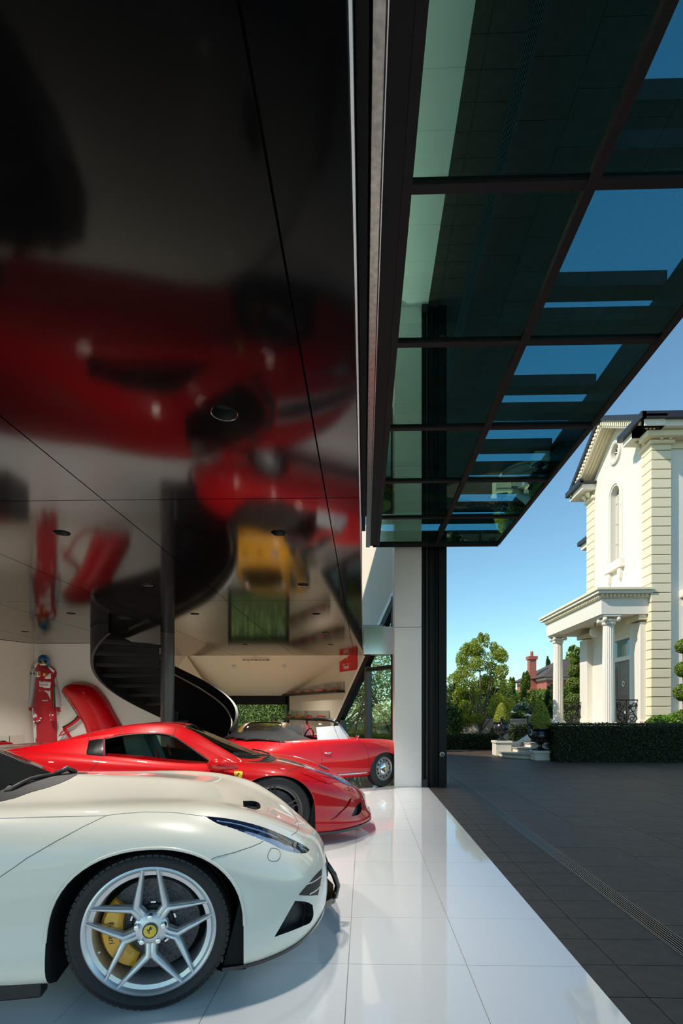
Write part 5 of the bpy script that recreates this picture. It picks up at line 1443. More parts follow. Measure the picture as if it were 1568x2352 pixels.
# window on the front face
wf = hb('window_frame', 'render_white', 9.62, 10.9, HY0 - .14, HY0 + .1, 1.35, 4.35, .03)
hb('window_pane', 'window_dark', 9.80, 10.72, HY0 - .15, HY0 - .13, 1.55, 4.15, parent=wf)
hb('window_hood', 'render_white', 9.46, 11.06, HY0 - .34, HY0 + .05, 4.72, 4.95, .03)
hb('window_hood', 'render_white', 9.56, 10.96, HY0 - .22, HY0 + .05, 4.45, 4.72, .03)
hb('window_sill', 'render_white', 9.50, 11.0, HY0 - .26, HY0 + .05, 1.12, 1.38, .03)
# porch
PX0, PY0, PY1 = 7.16, 15.72, 20.42
hb('porch_floor', 'stone_step', 7.05, HX, PY0 - .05, PY1, 0, .85)
hb('entablature', 'render_white', PX0, PX0 + .46, PY0, PY1, 4.26, 4.74); hb('entablature', 'render_white', PX0 + .461, HX, PY0, PY0 + .46, 4.26, 4.74); hb('entablature', 'render_white', PX0 + .461, HX, PY1 - .46, PY1, 4.26, 4.74)
hb('porch_ceiling', 'render_cream', PX0 + .4, HX, PY0 + .4, PY1 - .4, 4.48, 4.60)
hb('cornice', 'render_cream', PX0 - .06, HX, PY0 - .06, PY1 + .06, 4.74, 4.85)
hb('cornice', 'render_white', PX0 - .18, HX, PY0 - .18, PY1 + .18, 4.85, 4.94, .015); hb('cornice', 'render_cream', PX0 - .23, HX, PY0 - .23, PY1 + .23, 4.94, 5.02, .012)
for k in range(12): hb('dentil', 'render_cream', PX0 - .04 + .118*k, PX0 + .02 + .118*k, PY0 - .11, PY0 - .06, 4.765, 4.84)
for k in range(40): hb('dentil', 'render_cream', PX0 - .11, PX0 - .06, PY0 - .04 + .118*k, PY0 + .02 + .118*k, 4.765, 4.84)
def column(x, y):
    root = None; prof = []
    nfl = 20; rows = []
    for t in np.linspace(0, 1, 9):
        r = .188 - .030*t*t; z = 1.0 + 2.98*t; row = []
        for k in range(nfl*4 + 1):
            a = 2*PI*k/(nfl*4); q = r - .016*abs(math.sin(a*nfl/2))**.7
            row.append((x + q*math.cos(a), y + q*math.sin(a), z))
        rows.append(row)
    c_ = hm('column', MB().grid(rows), 'render_white', smooth=True, angle=60)
    for nm, prof in (('column_base', [(.29,.85),(.29,.90),(.27,.93),(.235,.955),(.25,.975),(.215,1.0)]), ('capital', [(.175,3.96),(.20,4.0),(.185,4.03),(.23,4.09),(.24,4.12)])):
        hm(nm, MB().lathe(prof, 32, (x, y, 0)), 'render_white', smooth=True, angle=40, parent=None)
    hb('abacus', 'render_white', x - .26, x + .26, y - .26, y + .26, 4.19, 4.26, .012)
    for sx in (-1, 1):
        for sy in (-1, 1):
            hm('volute', MB().lathe([(0,-.05),(.055,-.05),(.075,-.02),(.075,.02),(.055,.05),(0,.05)], 18, (x + sx*.20, y + sy*.20, 4.12), 'x'), 'render_white', smooth=True, angle=50)
column(7.50, 16.0); column(7.50, 20.12)
for y0, y1 in ((15.86, 16.50), (19.62, 20.26)):
    hb('pilaster', 'render_white', HX - .22, HX + .02, y0, y1, .85, 4.05, .02); hb('pilaster_base', 'render_white', HX - .27, HX + .02, y0 - .05, y1 + .05, .85, 1.05, .02)
    hb('pilaster_cap', 'render_cream', HX - .30, HX + .02, y0 - .08, y1 + .08, 4.10, 4.26, .02)
# front door
dz0, dz1 = .86, 3.02
dx = HX + .10
dr1 = hb('door', 'door_dark', dx, dx + .06, 16.76, 17.755, dz0, dz1, .006); dr2 = hb('door', 'door_dark', dx, dx + .06, 17.765, 18.76, dz0, dz1, .006)
for dd_, yc in ((dr1, 17.258), (dr2, 18.262)):
    for z0, z1 in ((1.75, 2.86), (1.05, 1.55)):
        hb('door_panel', 'door_dark', dx - .012, dx + .01, yc - .33, yc + .33, z0, z1, .012, dd_)
        hb('door_panel', 'door_dark', dx - .022, dx + .01, yc - .26, yc + .26, z0 + .08, z1 - .08, .02, dd_)
    hm('door_knob', MB().sphere((dx - .05, yc, 1.30), .055, .055, .055, 14, 10), 'chrome', smooth=True, parent=dd_)
hm('knocker', MB().tube([(dx - .03, 17.45 + .07*math.cos(t), 2.25 + .08*math.sin(t)) for t in np.linspace(0, 2*PI, 20, endpoint=False)], .012, 8, closed=True), 'chrome', smooth=True, parent=dr1)
hb('door_frame', 'render_white', dx - .06, dx + .08, 16.70, 18.82, 3.02, 3.16); hb('fanlight', 'teal_glass', dx + .02, dx + .04, 16.74, 18.78, 3.16, 3.74); hb('door_frame', 'render_white', dx - .05, dx + .08, 16.70, 18.82, 3.74, 3.86)
hb('hallway_wall', 'render_cream', HX + 1.2, HX + 1.3, 16.3, 19.2, 0, 4.3)
g_ = thing('globe_lamp', 'white glass globe lamp hanging under the porch ceiling', 'lamp', (8.0, 18.05, 4.08))
MB().sphere((0,0,0), .19, nu=24, nv=16).build('globe', M['sign_white'], g_, smooth=True); MB().tube([(0,0,.19),(0,0,.40)], .015, 8).build('stem', M['iron'], g_)
# iron railings
def scroll(cx, cz, r0, r1, a0, turns, n=26):
    return [(cx + (r0 + (r1 - r0)*t)*math.cos(a0 + turns*2*PI*t), cz + (r0 + (r1 - r0)*t)*math.sin(a0 + turns*2*PI*t)) for t in np.linspace(0, 1, n)]
def railing(x0, x1, y, lab):
    t = thing('porch_railing', lab, 'railing', ((x0 + x1)/2, y, .85)); w = (x1 - x0)/2
    MB().box(-w, w, -.025, .025, .80, .835).build('top_rail', M['iron'], t); MB().box(-w, w, -.015, .015, .06, .085).build('bottom_rail', M['iron'], t)
    MB().box(-.012, .012, -.012, .012, .08, .80).build('bar', M['iron'], t)
    for s_ in (-1, 1):
        for pts in (scroll(s_*w*.55, .25, .025, .15, 0, 1.4*s_), [(s_*w*.2, .09), (s_*w*.75, .30), (s_*w*.45, .52), (s_*w*.15, .72)], scroll(s_*w*.70, .66, .02, .085, 1.0, -1.2*s_), [(s_*w*.05, .12), (s_*w*.25, .40), (s_*w*.75, .50), (s_*w*.88, .74)]):
            P_ = herm(list(range(len(pts))), np.array(pts), np.linspace(0, len(pts)-1, 28))
            MB().tube([(p[0], 0, p[1]) for p in P_], .017, 6).build('scroll', M['iron'], t, smooth=True)
        MB().obox((s_*w*.32, 0, .60), (.05,0,.05), (0,.008,0), (-.02*s_,0,.05)).build('leaf', M['iron'], t)
railing(7.70, 8.38, 16.0, 'black wrought-iron scroll railing in front of the dark house doors')
railing(7.70, 8.38, 20.12, 'black wrought-iron scroll railing between far column and far pilaster')
# ---- steps, pedestals
st = thing('garden_steps', 'curved pale stone steps with grey treads between two urn pedestals', 'steps', (4.7, 14.9, 0))
for k in range(4):
    cx, cy, r = .25 + .36*k, .35 + .22*k, .95 - .05*k
    pts = [(cx + r*math.cos(a), cy + r*math.sin(a)) for a in np.linspace(math.radians(120), math.radians(320), 24)]
    MB().prism(pts, .13*k + .0, .13*(k + 1) - .035, 'z').build('riser', M['stone_step'], st); 
    pts = [(cx + (r + .03)*math.cos(a), cy + (r + .03)*math.sin(a)) for a in np.linspace(math.radians(118), math.radians(322), 24)]
    MB().prism(pts, .13*(k + 1) - .035, .13*(k + 1), 'z').build('tread', M['stone_tread'], st)
far = atZ(1157, 1736); near = atZ(1236, 1747)
def pedestal(p, h, w, lab):
    t = thing('pedestal', lab, 'pedestal', (p.x, p.y, 0))
    MB().box(-w, w, -w, w, 0, h - .07).build('block', M['stone_step'], t, bevel=.006); MB().box(-w - .03, w + .03, -w - .03, w + .03, h - .07, h).build('coping', M['stone_step'], t, bevel=.01)
    return t
pf = Vector((far.x, far.y + .25, 0)); pn = Vector((near.x + .12, near.y + .22, 0))
pt_ = pedestal(pf, .44, .23, 'pale stone pedestal under the sunlit urn left of the steps'); pedestal(pn, .26, .20, 'pale stone pedestal under the shaded urn beside the dark hedge')
MB().poly3([(.2,-.10,0),(1.4,.55,0),(1.4,.55,.62),(1.05,.36,.62),(.62,.12,.40),(.2,-.10,.40)], (-.09,.16,0)).build('wing_wall', M['stone_step'], pt_, bevel=.008)
def urn_thing(p, z0, h, rot, lab):
    t = thing('garden_urn', lab, 'urn', (p.x, p.y, z0), rot); s = h / .57
    MB().box(-.15*s, .15*s, -.15*s, .15*s, 0, .035*s).build('plinth', M['urn'], t, bevel=.005)
    MB().lathe([(0,.035),(.13,.035),(.11,.06),(.05,.09),(.045,.14),(.07,.16),(.09,.18),(.17,.22),(.235,.30),(.25,.37),(.235,.44),(.215,.49),(.25,.53),(.275,.55),(.27,.57),(.24,.565),(.20,.50),(0,.50)], 40, ).build('bowl', M['urn'], t, smooth=True, angle=40)
    MB().lathe([(.0,.50),(.22,.52),(.0,.53)], 20).build('soil', M['soil'], t)
    for ch in t.children: ch.data.transform(Matrix.Scale(s, 4)) if ch.name.split('.')[0] != 'plinth' else None
    for sg in (-1, 1):
        P_ = [(sg*.22*s,0,.30*s),(sg*.33*s,0,.36*s),(sg*.35*s,0,.50*s),(sg*.27*s,0,.60*s),(sg*.22*s,0,.62*s)]
        MB().tube([tuple(q) for q in herm(list(range(5)), np.array(P_), np.linspace(0, 4, 16))], .022*s, 8).build('handle', M['urn'], t, smooth=True)
        MB().sphere((sg*.27*s, 0, .64*s), .05*s, .05*s, .06*s, 10, 8).sphere((sg*.34*s, 0, .68*s), .03*s, .03*s, .05*s, 8, 6).build('figure', M['urn'], t, smooth=True)
    gb = MB()
    for k in range(12): a = 2*PI*k/12; gb.sphere((.20*s*math.cos(a), .20*s*math.sin(a), .26*s), .03*s, .03*s, .045*s, 8, 6)
    gb.build('gadroons', M['urn'], t, smooth=True)
    return z0 + .54 * s
zf = urn_thing(pf, .44, .57, math.radians(75), 'dark metal urn in sunlight holding a clipped yellow-green cone')
zn = urn_thing(pn, .26, .60, math.radians(20), 'dark shaded metal urn at the end of the black hedge')
# ---- low garden wall and neighbour house
struct('wall_garden', MB().box(1.6, 12, 20.3, 20.5, 0, .98).box(1.6, 12, 20.25, 20.55, .98, 1.04), M['garden_wall'])
nb = thing('brick_house', 'red brick neighbouring house with chimney and grey tiled roof behind the trees', 'house', (14.73, 42, 0))
def brick_mat():
    m = bpy.data.materials.new('brick_wall'); m.use_nodes = True; nt = m.node_tree; b = nt.nodes['Principled BSDF']
    tc = nt.nodes.new('ShaderNodeTexCoord'); br_ = nt.nodes.new('ShaderNodeTexBrick'); sx_ = nt.nodes.new('ShaderNodeSeparateXYZ'); ad_ = nt.nodes.new('ShaderNodeMath'); cb_ = nt.nodes.new('ShaderNodeCombineXYZ')
    nt.links.new(tc.outputs['Object'], sx_.inputs[0]); nt.links.new(sx_.outputs[0], ad_.inputs[0]); nt.links.new(sx_.outputs[1], ad_.inputs[1])
    nt.links.new(ad_.outputs[0], cb_.inputs[0]); nt.links.new(sx_.outputs[2], cb_.inputs[1]); nt.links.new(cb_.outputs[0], br_.inputs['Vector'])
    br_.inputs['Color1'].default_value = (.42,.10,.07,1); br_.inputs['Color2'].default_value = (.34,.075,.05,1); br_.inputs['Mortar'].default_value = (.42,.28,.22,1)
    br_.inputs['Scale'].default_value = 2.2; br_.inputs['Mortar Size'].default_value = .02
    nt.links.new(br_.outputs[0], b.inputs['Base Color']); b.inputs['Roughness'].default_value = .85
    return m
M['brick_wall'] = brick_mat()
MB().box(0, 12, 0, 8, 0, 4.05).build('wall', M['brick_wall'], nb)
MB().box(-.05, 12, -.05, 8, 3.95, 4.15).build('eaves', M['render_white'], nb)
MB().add([(-.5,-.5,4.15),(12.5,-.5,4.15),(12.5,8.5,4.15),(-.5,8.5,4.15),(2.6,4,6.0),(12.5,4,6.0)], [(0,1,5,4),(1,2,5),(2,3,4,5),(3,0,4),(0,3,2,1)]).build('roof', M['roof_tile'], nb)
ch_ = MB().box(-.60, -.02, 2.4, 3.0, 0, 5.9).build('chimney', M['brick_wall'], nb); MB().box(-.70, .08, 2.3, 3.1, 5.85, 6.12).build('chimney_cap', M['brick'], ch_); MB().lathe([(.14,6.12),(.12,6.55),(.09,6.55)], 14, (-.31,2.7,0)).build('chimney_pot', M['brick'], ch_)
MB().box(-.02, .03, 2.6, 3.8, 1.6, 3.2).build('window', M['render_white'], nb)
MB().box(8, 12, -6, 0, 0, 1.9).build('garage', M['brick_wall'], nb); MB().poly3([(-.4,-3,2.0),(6,-3,2.0),(6,-.02,3.0),(-.4,-.02,3.0)], (0,0,.12)).build('lean_to_roof', M['roof_tile'], nb)
# ================================================================== planting
def leaf_mesh(name, C, Nn, size, m, tone=None, aspect=.62, jitter=.8):
    """C centres (n,3); Nn outward directions (n,3); one bent quad pair per leaf"""
    n = len(C); C = np.asarray(C, float); Nn = np.asarray(Nn, float)
    Nn = Nn + RNG.normal(0, jitter, (n, 3)); Nn /= np.linalg.norm(Nn, axis=1)[:, None] + 1e-9
    A_ = np.cross(Nn, RNG.normal(0, 1, (n, 3))); A_ /= np.linalg.norm(A_, axis=1)[:, None] + 1e-9
    B_ = np.cross(Nn, A_); s = size * RNG.uniform(.65, 1.25, n)[:, None]
    V = np.empty((n, 4, 3)); V[:, 0] = C - A_*s; V[:, 1] = C - B_*s*aspect + Nn*s*.12; V[:, 2] = C + A_*s; V[:, 3] = C + B_*s*aspect + Nn*s*.12
    me = bpy.data.meshes.new(name); me.vertices.add(n*4); me.vertices.foreach_set('co', V.reshape(-1))
    me.loops.add(n*4); me.loops.foreach_set('vertex_index', np.arange(n*4, dtype=np.int32))
    me.polygons.add(n); me.polygons.foreach_set('loop_start', np.arange(0, n*4, 4, dtype=np.int32)); me.polygons.foreach_set('loop_total', np.full(n, 4, dtype=np.int32))
    me.update()
    at = me.attributes.new('tone', 'FLOAT', 'FACE'); at.data.foreach_set('value', (RNG.uniform(0, 1, n) if tone is None else np.clip(tone + RNG.normal(0, .2, n), 0, 1)).astype(np.float32))
    me.materials.append(m)
    return me
def blob_pts(n, c, r, shell=.55):
    d = RNG.normal(0, 1, (n, 3)); d /= np.linalg.norm(d, axis=1)[:, None]
    rad = shell + (1 - shell) * RNG.uniform(0, 1, n)**.5
    return np.array(c) + d * rad[:, None] * np.array(r), d
def add_leaves(parent, name, blobs, n_per, size, m, jitter=.8, aspect=.62):
    P_, D_ = [], []
    for (c, r), k in zip(blobs, n_per if isinstance(n_per, (list, tuple)) else [n_per]*len(blobs)):
        p, d = blob_pts(k, c, r); P_.append(p); D_.append(d)
    o = link(name, leaf_mesh(name, np.concatenate(P_), np.concatenate(D_), size, m, jitter=jitter, aspect=aspect), None, parent)
    tag(o, kind='stuff'); return o
def tree(p, lab, trunk_h, r, blobs, n_per, size, m, name='tree', cat='tree', branches=6, lean=0.0, group=None):
    t = thing(name, lab, cat, (p[0], p[1], 0), group=group)
    top = max(b[0][2] for b in blobs)
    MB().tube([(0,0,0),(lean*.3,.02,trunk_h*.5),(lean*.7,0,trunk_h),(lean,.05,top*.85)], [r, r*.85, r*.7, r*.25], 10).build('trunk', M['bark'], t, smooth=True)
    for k in range(branches):
        b = blobs[k % len(blobs)][0]; z0 = trunk_h * (.55 + .4*random.random())
        MB().tube([(lean*.5,0,z0), (b[0]*.5, b[1]*.5, (z0 + b[2])*.5 + .05), (b[0]*.9, b[1]*.9, b[2])], [r*.45, r*.3, r*.12], 7).build('branch', M['bark'], t, smooth=True)
    add_leaves(t, 'foliage', blobs, n_per, size, m)
    return t
def hedge(lab, x0, x1, y0, y1, z0, z1, n, size, m, name='hedge'):
    t = thing(name, lab, 'hedge', ((x0+x1)/2, (y0+y1)/2, 0)); w, d = (x1-x0)/2, (y1-y0)/2
    MB().box(-w + .05, w - .05, -d + .05, d - .05, 0, z1 - .05).build('core', M['hedge_core'], t)
    C, Nn = [], []
    areas = [(w*2*(z1-z0), 'f'), (w*2*(z1-z0)*.3, 'b'), (w*2*d*2, 't'), (d*2*(z1-z0), 'l'), (d*2*(z1-z0), 'r')]; tot = sum(a for a, _ in areas)
    for a, s_ in areas:
        k = int(n * a / tot); u = RNG.uniform(-1, 1, k); v = RNG.uniform(0, 1, k); o_ = RNG.normal(0, .02, k)
        zz = z0 + (z1 - z0)*v
        if s_ in 'fb': sg = -1 if s_ == 'f' else 1; C.append(np.stack([u*w, sg*d + o_, zz], 1)); Nn.append(np.tile([0, sg, 0], (k, 1)))
        elif s_ == 't': C.append(np.stack([u*w, (v*2-1)*d, z1 + o_], 1)); Nn.append(np.tile([0, 0, 1], (k, 1)))
        else: sg = -1 if s_ == 'l' else 1; C.append(np.stack([sg*w + o_, u*d, zz], 1)); Nn.append(np.tile([sg, 0, 0], (k, 1)))
    tag(link('foliage', leaf_mesh('foliage', np.concatenate(C), np.concatenate(Nn), size, m), None, t), kind='stuff')
    return t
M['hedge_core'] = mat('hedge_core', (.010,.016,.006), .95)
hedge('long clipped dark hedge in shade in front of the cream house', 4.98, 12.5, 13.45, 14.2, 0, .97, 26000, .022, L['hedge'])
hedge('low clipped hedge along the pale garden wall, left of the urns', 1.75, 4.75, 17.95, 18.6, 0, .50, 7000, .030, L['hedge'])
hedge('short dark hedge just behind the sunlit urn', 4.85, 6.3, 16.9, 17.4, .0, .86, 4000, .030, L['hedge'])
hedge('small box-clipped shrub beside the black door jamb', 2.42, 2.62, 16.8, 17.05, 0, .24, 500, .026, L['box'], 'box_shrub')
def cone_topiary(p, z0, h, r, lab):
    t = thing('topiary_cone', lab, 'topiary', (p.x, p.y, z0)); n = 7500
    prof = lambda v: r * (np.minimum(1, .72 + 1.4*v) * (1 - v)**.52 if not np.isscalar(v) else min(1, .72 + 1.4*v) * (1 - v)**.52)
    MB().lathe([(prof(v)*.9, v*h) for v in np.linspace(0, .98, 12)], 20).build('core', M['hedge_core'], t, smooth=True)
    v = RNG.uniform(0, 1, n)**1.35; a = RNG.uniform(0, 2*PI, n); rr = prof(v) + RNG.normal(0, .008, n)
    tag(link('foliage', leaf_mesh('foliage', np.stack([rr*np.cos(a), rr*np.sin(a), v*h], 1), np.stack([np.cos(a), np.sin(a), np.full(n, .4)], 1),   .0155, L['box'], jitter=.45), None, t), kind='stuff')
cone_topiary(pf, zf - .02, .62, .26, 'bright yellow-green clipped cone in the sunlit urn')
cone_topiary(pn, zn - .02, .80, .31, 'clipped cone with dark shaded base growing in the urn by the hedge')
def ball_topiary(x, y, zs, rs, lab):
    t = thing('topiary_balls', lab, 'topiary', (x, y, 0)); MB().tube([(0,0,0),(0,0,zs[-1])], .04, 8).build('trunk', M['bark'], t)
    for z, r in zip(zs, rs):
        c_ = MB().sphere((0,0,z), r*.86, r*.86, r*.8, 14, 10).build('ball', M['hedge_core'], t, smooth=True)
        p, d = blob_pts(1500, (0,0,z), (r, r, r*.92), .93); tag(link('foliage', leaf_mesh('foliage', p, d, .032, L['conifer'], jitter=.5), None, c_), kind='stuff')
ball_topiary(8.62, 21.3, (1.0,1.75,2.42,3.0,3.42), (.46,.40,.36,.30,.2), 'tiered ball topiary standing behind the far porch column')
ball_topiary(9.02, 14.75, (1.1,1.85,2.5,3.15), (.30,.27,.24,.22), 'tiered ball topiary at the right edge beside the house corner')
bs = thing('bush', 'bright green leafy bush above the hedge at the right', 'bush', (8.75, 14.75, 0))
MB().tube([(0,0,0),(0,0,.9)], .03, 8).build('stem', M['bark'], bs)
add_leaves(bs, 'foliage', [((-.35,0,.98),(.42,.3,.24)),((.2,0,1.03),(.5,.3,.27)),((.7,0,1.0),(.4,.3,.25))], 1400, .045, L['bright'])
# maple in the courtyard
mb_ = []
for k in range(64):
    a = RNG.uniform(0, 2*PI); z = RNG.uniform(.95, 3.75); w = 1.08*max(.1, 1 - abs((z - 2.2)/2.3)**2.2)
    q = w*RNG.uniform(.15, 1)**.6
    mb_.append(((q*math.cos(a) + .04*(z-2), q*math.sin(a), z), (.25,.25,.24)))
mb_ += [((.22,0,3.95),(.14,.14,.28)),((-.50,0,3.62),(.17,.17,.28)),((.82,0,3.35),(.22,.2,.25)),((.02,0,4.05),(.10,.1,.22)),((-.2,0,3.8),(.14,.14,.2)),((.5,0,3.7),(.16,.16,.22))]
tree((4.30, 19.2), 'young maple with yellow-green leaves by the garden wall', .9, .06, mb_, 420, .031, L['maple'], branches=14)
def round_tree(x, y, h, w, lab, m, n=2600, size=.07, k=10, name='tree', z0=.35, group=None):
    bl = []
    for _ in range(k):
        a = RNG.uniform(0, 2*PI); v = RNG.uniform(z0, 1); q = w*math.sqrt(max(.05, 1 - ((v - .6)/.55)**2))*RNG.uniform(.2, .75)
        bl.append(((q*math.cos(a), q*math.sin(a), h*v - .15*h), (w*.45, w*.45, h*.17)))
    return tree((x, y), lab, h*.4, .08, bl, max(60, n//k), size, m, name, branches=5, group=group)
round_tree(3.30, 19.45, 2.55, .68, 'dark bushy small tree against the door jamb, left of the maple', L['dark'], 3600, .055, 14)
round_tree(5.35, 21.6, 3.0, .8, 'dark leafy tree just right of the maple', L['dark'], 3600, .055, 14)
def conifer(x, y, h, w, lab, m, n=3500, size=.06):
    t = thing('conifer', lab, 'tree', (x, y, 0)); MB().tube([(0,0,0),(0,0,h*.9)], [.08,.02], 8).build('trunk', M['bark'], t)
    bl = []
    for k in range(26):
        v = RNG.uniform(.05, .98); a = RNG.uniform(0, 2*PI); q = w*(1 - v)**.8*.7; bl.append(((q*math.cos(a), q*math.sin(a), h*v), (w*.24*(1.15 - v), w*.24*(1.15 - v), h*.12)))
    add_leaves(t, 'foliage', bl, int(n*1.7)//26, size*1.25, m, jitter=.6, aspect=.26); return t
conifer(7.95, 25.5, 3.25, 1.0, 'tall feathery green conifer in front of the brick house', L['conifer'], 6000, .07)
conifer(7.1, 25.0, 2.9, .8, 'shorter yellow-green conifer left of the tall one', L['conifer'], 4500, .07)
conifer(9.3, 26.0, 2.7, .7, 'dark conifer close to the left porch column', L['dark'], 4000, .06)
conifer(23.3, 66, 8.2, 1.1, 'slim distant cypress beside the chimney', L['dark'], 3000, .20)
round_tree(7.0, 23.0, 1.85, .75, 'blue-grey rounded shrub behind the urns', L['blue'], 4200, .05, 14, 'shrub', .2)
round_tree(6.3, 21.4, 1.5, .6, 'dark rounded shrub behind the garden wall near the urn', L['dark'], 3000, .045, 12, 'shrub', .2)
round_tree(21.9, 53.5, 8.4, 1.8, 'broad pine rising behind the brick house roof', L['conifer'], 2600, .22, 12)
for k, (x, w) in enumerate(((5.0, 1.7), (7.6, 1.9), (10.2, 1.9), (12.6, 1.8))):
    round_tree(x, 31, 2.9 + .25*(k % 2), w, ['pale green distant tree at the far left of the garden', 'mid green distant tree behind the maple', 'dark distant tree behind the conifers', 'distant tree before the brick wall'][k], L['dark' if k % 2 else 'conifer'], 4200, .10, 12, group='distant garden trees')
# climbers on the garden wall
for k, x in enumerate((2.75, 3.15, 3.62, 5.0)):
    t = thing('climbing_shrub', ['small dark shrub at the foot of the garden wall, leftmost of four', 'thin dark shrub against the garden wall, second of four', 'thin dark shrub against the garden wall left of the maple trunk', 'small dark shrub at the garden wall right of the maple trunk'][k], 'shrub', (x, 19.9, 0), group='shrubs against the garden wall')
    MB().tube([(0,0,0),(.03,0,.4),(-.02,0,.8)], .012, 6).build('stem', M['bark'], t)
    add_leaves(t, 'foliage', [((0,0,.62),(.13,.1,.16)),((.06,0,.80),(.10,.1,.14)),((-.08,0,.45),(.16,.1,.16))], 110, .035, L['dark'])
# garden lanterns
for k, (px, py, Y) in enumerate(((1176, 1634, 21.0), (1212, 1640, 20.0))):
    p = atY(px, py, Y); t = thing('garden_lantern', 'white-capped garden lantern, %s of the two between the urns' % ('left' if k == 0 else 'right'), 'lantern', (p.x, p.y, 0))
    MB().tube([(0,0,0),(0,0,p.z - .12)], .03, 8).build('post', M['iron'], t)
    MB().lathe([(.0,p.z+.02),(.03,p.z),(.16,p.z - .05),(.16,p.z - .06),(.0,p.z - .06)], 20).build('cap', M['sign_white'], t, smooth=True, angle=30)
    MB().lathe([(.08,p.z - .06),(.10,p.z - .12),(.05,p.z - .22)], 16).build('glass', M['lens'], t, smooth=True)
# planting seen through the rear windows
def leaf_screen(lab, x0, x1, y, z1, n, size, m, depth=.5, name='hedge_screen'):
    t = thing(name, lab, 'hedge', ((x0+x1)/2, y, 0)); w = (x1-x0)/2
    MB().box(-w, w, depth, depth + .1, 0, z1*.93).build('core', M['hedge_core'], t)
    for k in range(7): MB().tube([(-w + 2*w*(k+.5)/7, .25, 0), (-w + 2*w*(k+.6)/7, .22, z1*.5), (-w + 2*w*(k+.4)/7, .25, z1*.9)], .035, 7).build('trunk', M['bark'], t, smooth=True)
    C = np.stack([RNG.uniform(-w, w, n), RNG.uniform(-depth*.3, depth, n), RNG.uniform(0, 1, n)*z1 + RNG.normal(0, .1, n)], 1)
    tag(link('foliage', leaf_mesh('foliage', C, np.tile([-.3, -.8, .5], (n, 1)), size, m), None, t), kind='stuff')
leaf_screen('dense leafy screen of shrubs outside the far low window', -8.0, -2.2, 19.2, 3.4, 34000, .038, L['screen'])
bl = []
for k in range(63):
    bl.append((((k % 7)*.46 - 1.35 + RNG.uniform(-.15, .15), RNG.uniform(-.4, .5), .35 + (k // 7)*.54 + RNG.uniform(-.15, .15)), (.36, .32, .34)))
tree((.15, 16.9), 'big pale green tree outside the slanted glazed corner', 2.5, .14, bl, 520, .040, L['plane'], 'garden_tree', branches=10)
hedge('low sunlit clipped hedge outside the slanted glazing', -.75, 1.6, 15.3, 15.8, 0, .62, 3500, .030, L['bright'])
struct('lawn', MB().box(-30, X_EDGE - .02, 17.25, 60, -.1, -.02).box(-30, 1.2, -30, 60, -.2, -.13), M['lawn'])
# ================================================================== things on the walls
def zS(pts): return [(40 + x / 5.807, 1490 + y / 5.807) for x, y in pts]
def zW(pts): return [(640 + x / 5.6, 1490 + y / 5.6) for x, y in pts]
YS = 10.385
def inflate(poly, Y, thick, step=2.5, back=.0, power=.5, smooth_poly=True):
    """cushion-like solid whose outline is given in photo pixels on the wall plane at depth Y"""
    pts = dense(poly, step) if smooth_poly else resample(poly, step); n = len(pts)
    xs_ = [p[0] for p in pts]; ys_ = [p[1] for p in pts]; inner = []
    y = min(ys_) + step/2
    while y < max(ys_):
        x = min(xs_) + step/2
        while x < max(xs_):
            if inside((x, y), pts) and min((x-q[0])**2 + (y-q[1])**2 for q in pts) > (.5*step)**2: inner.append((x, y))
            x += step
        y += step
    v2, e2, f2, *_r = delaunay_2d_cdt([Vector(p) for p in pts + inner], [(i, (i+1) % n) for i in range(n)], [], 1, 1e-4)
    dm = 1e-6; D_ = []
    for p in v2:
        d = min(math.hypot(p.x - q[0], p.y - q[1]) for q in pts); D_.append(d); dm = max(dm, d)
    Fv = [atY(p.x, p.y, Y) + Vector((0, -back - thick * (max(0, 1 - (1 - d/dm)**2))**power, 0)) for p, d in zip(v2, D_)]
    Bv = [atY(p.x, p.y, Y) + Vector((0, -back + .004, 0)) for p in v2]; m = len(v2)
    cnt = {(a, b) for f in f2 for a, b in zip(f, list(f[1:]) + [f[0]])}
    return MB().add(Fv + Bv, [tuple(f) for f in f2] + [tuple(i + m for i in f[::-1]) for f in f2] + [(a, b, b + m, a + m) for a, b in cnt if (b, a) not in cnt])
def rel(mb, o): mb.v = [(p[0] - o[0], p[1] - o[1], p[2] - o[2]) for p in mb.v]; return mb
M['suit_red'] = mat('suit_red', (.46,.008,.018), .75, bump=.5, bscale=14, sheen=.2)
M['suit_grey'] = mat('suit_grey', (.52,.52,.53), .8, bump=.5, bscale=14)
M['suit_white'] = mat('suit_white', (.78,.77,.74), .8)
M['helmet_blue'] = mat('helmet_blue', (.02,.16,.28), .25, coat=.8); M['helmet_orange'] = mat('helmet_orange', (.62,.17,.02), .3, coat=.8)
so = atY(105, 1712, YS); so = (so.x, so.y, .35)
su = thing('racing_suit', 'red and white racing overalls with sponsor patches hung flat on the wall', 'racing suit', so)
def sp_(name, pts, m, thick, back=0.0, parent=None, **k):
    return rel(inflate(zS(pts), YS, thick, back=back, **k), so).build(name, M[m], parent or su, smooth=True, angle=60)
torso = sp_('overall', [(345,128),(300,180),(262,235),(272,330),(262,420),(240,600),(222,720),(218,800),(225,860),(232,1050),(236,1350),(250,1600),(270,1760),(395,1760),(400,1560),(430,1560),(440,1760),(530,1760),(535,1500),(527,1200),(524,1000),(516,760),(510,560),(505,400),(520,310),(470,250),(420,235),(385,225)], 'suit_red', .15)
sp_('sleeve', [(208,245),(265,245),(276,330),(262,440),(240,600),(207,780),(168,780),(178,600),(193,420),(203,320)], 'suit_grey', .10)
sp_('sleeve', [(512,335),(530,420),(548,520),(577,650),(577,785),(528,785),(518,650),(513,500)], 'suit_grey', .09)
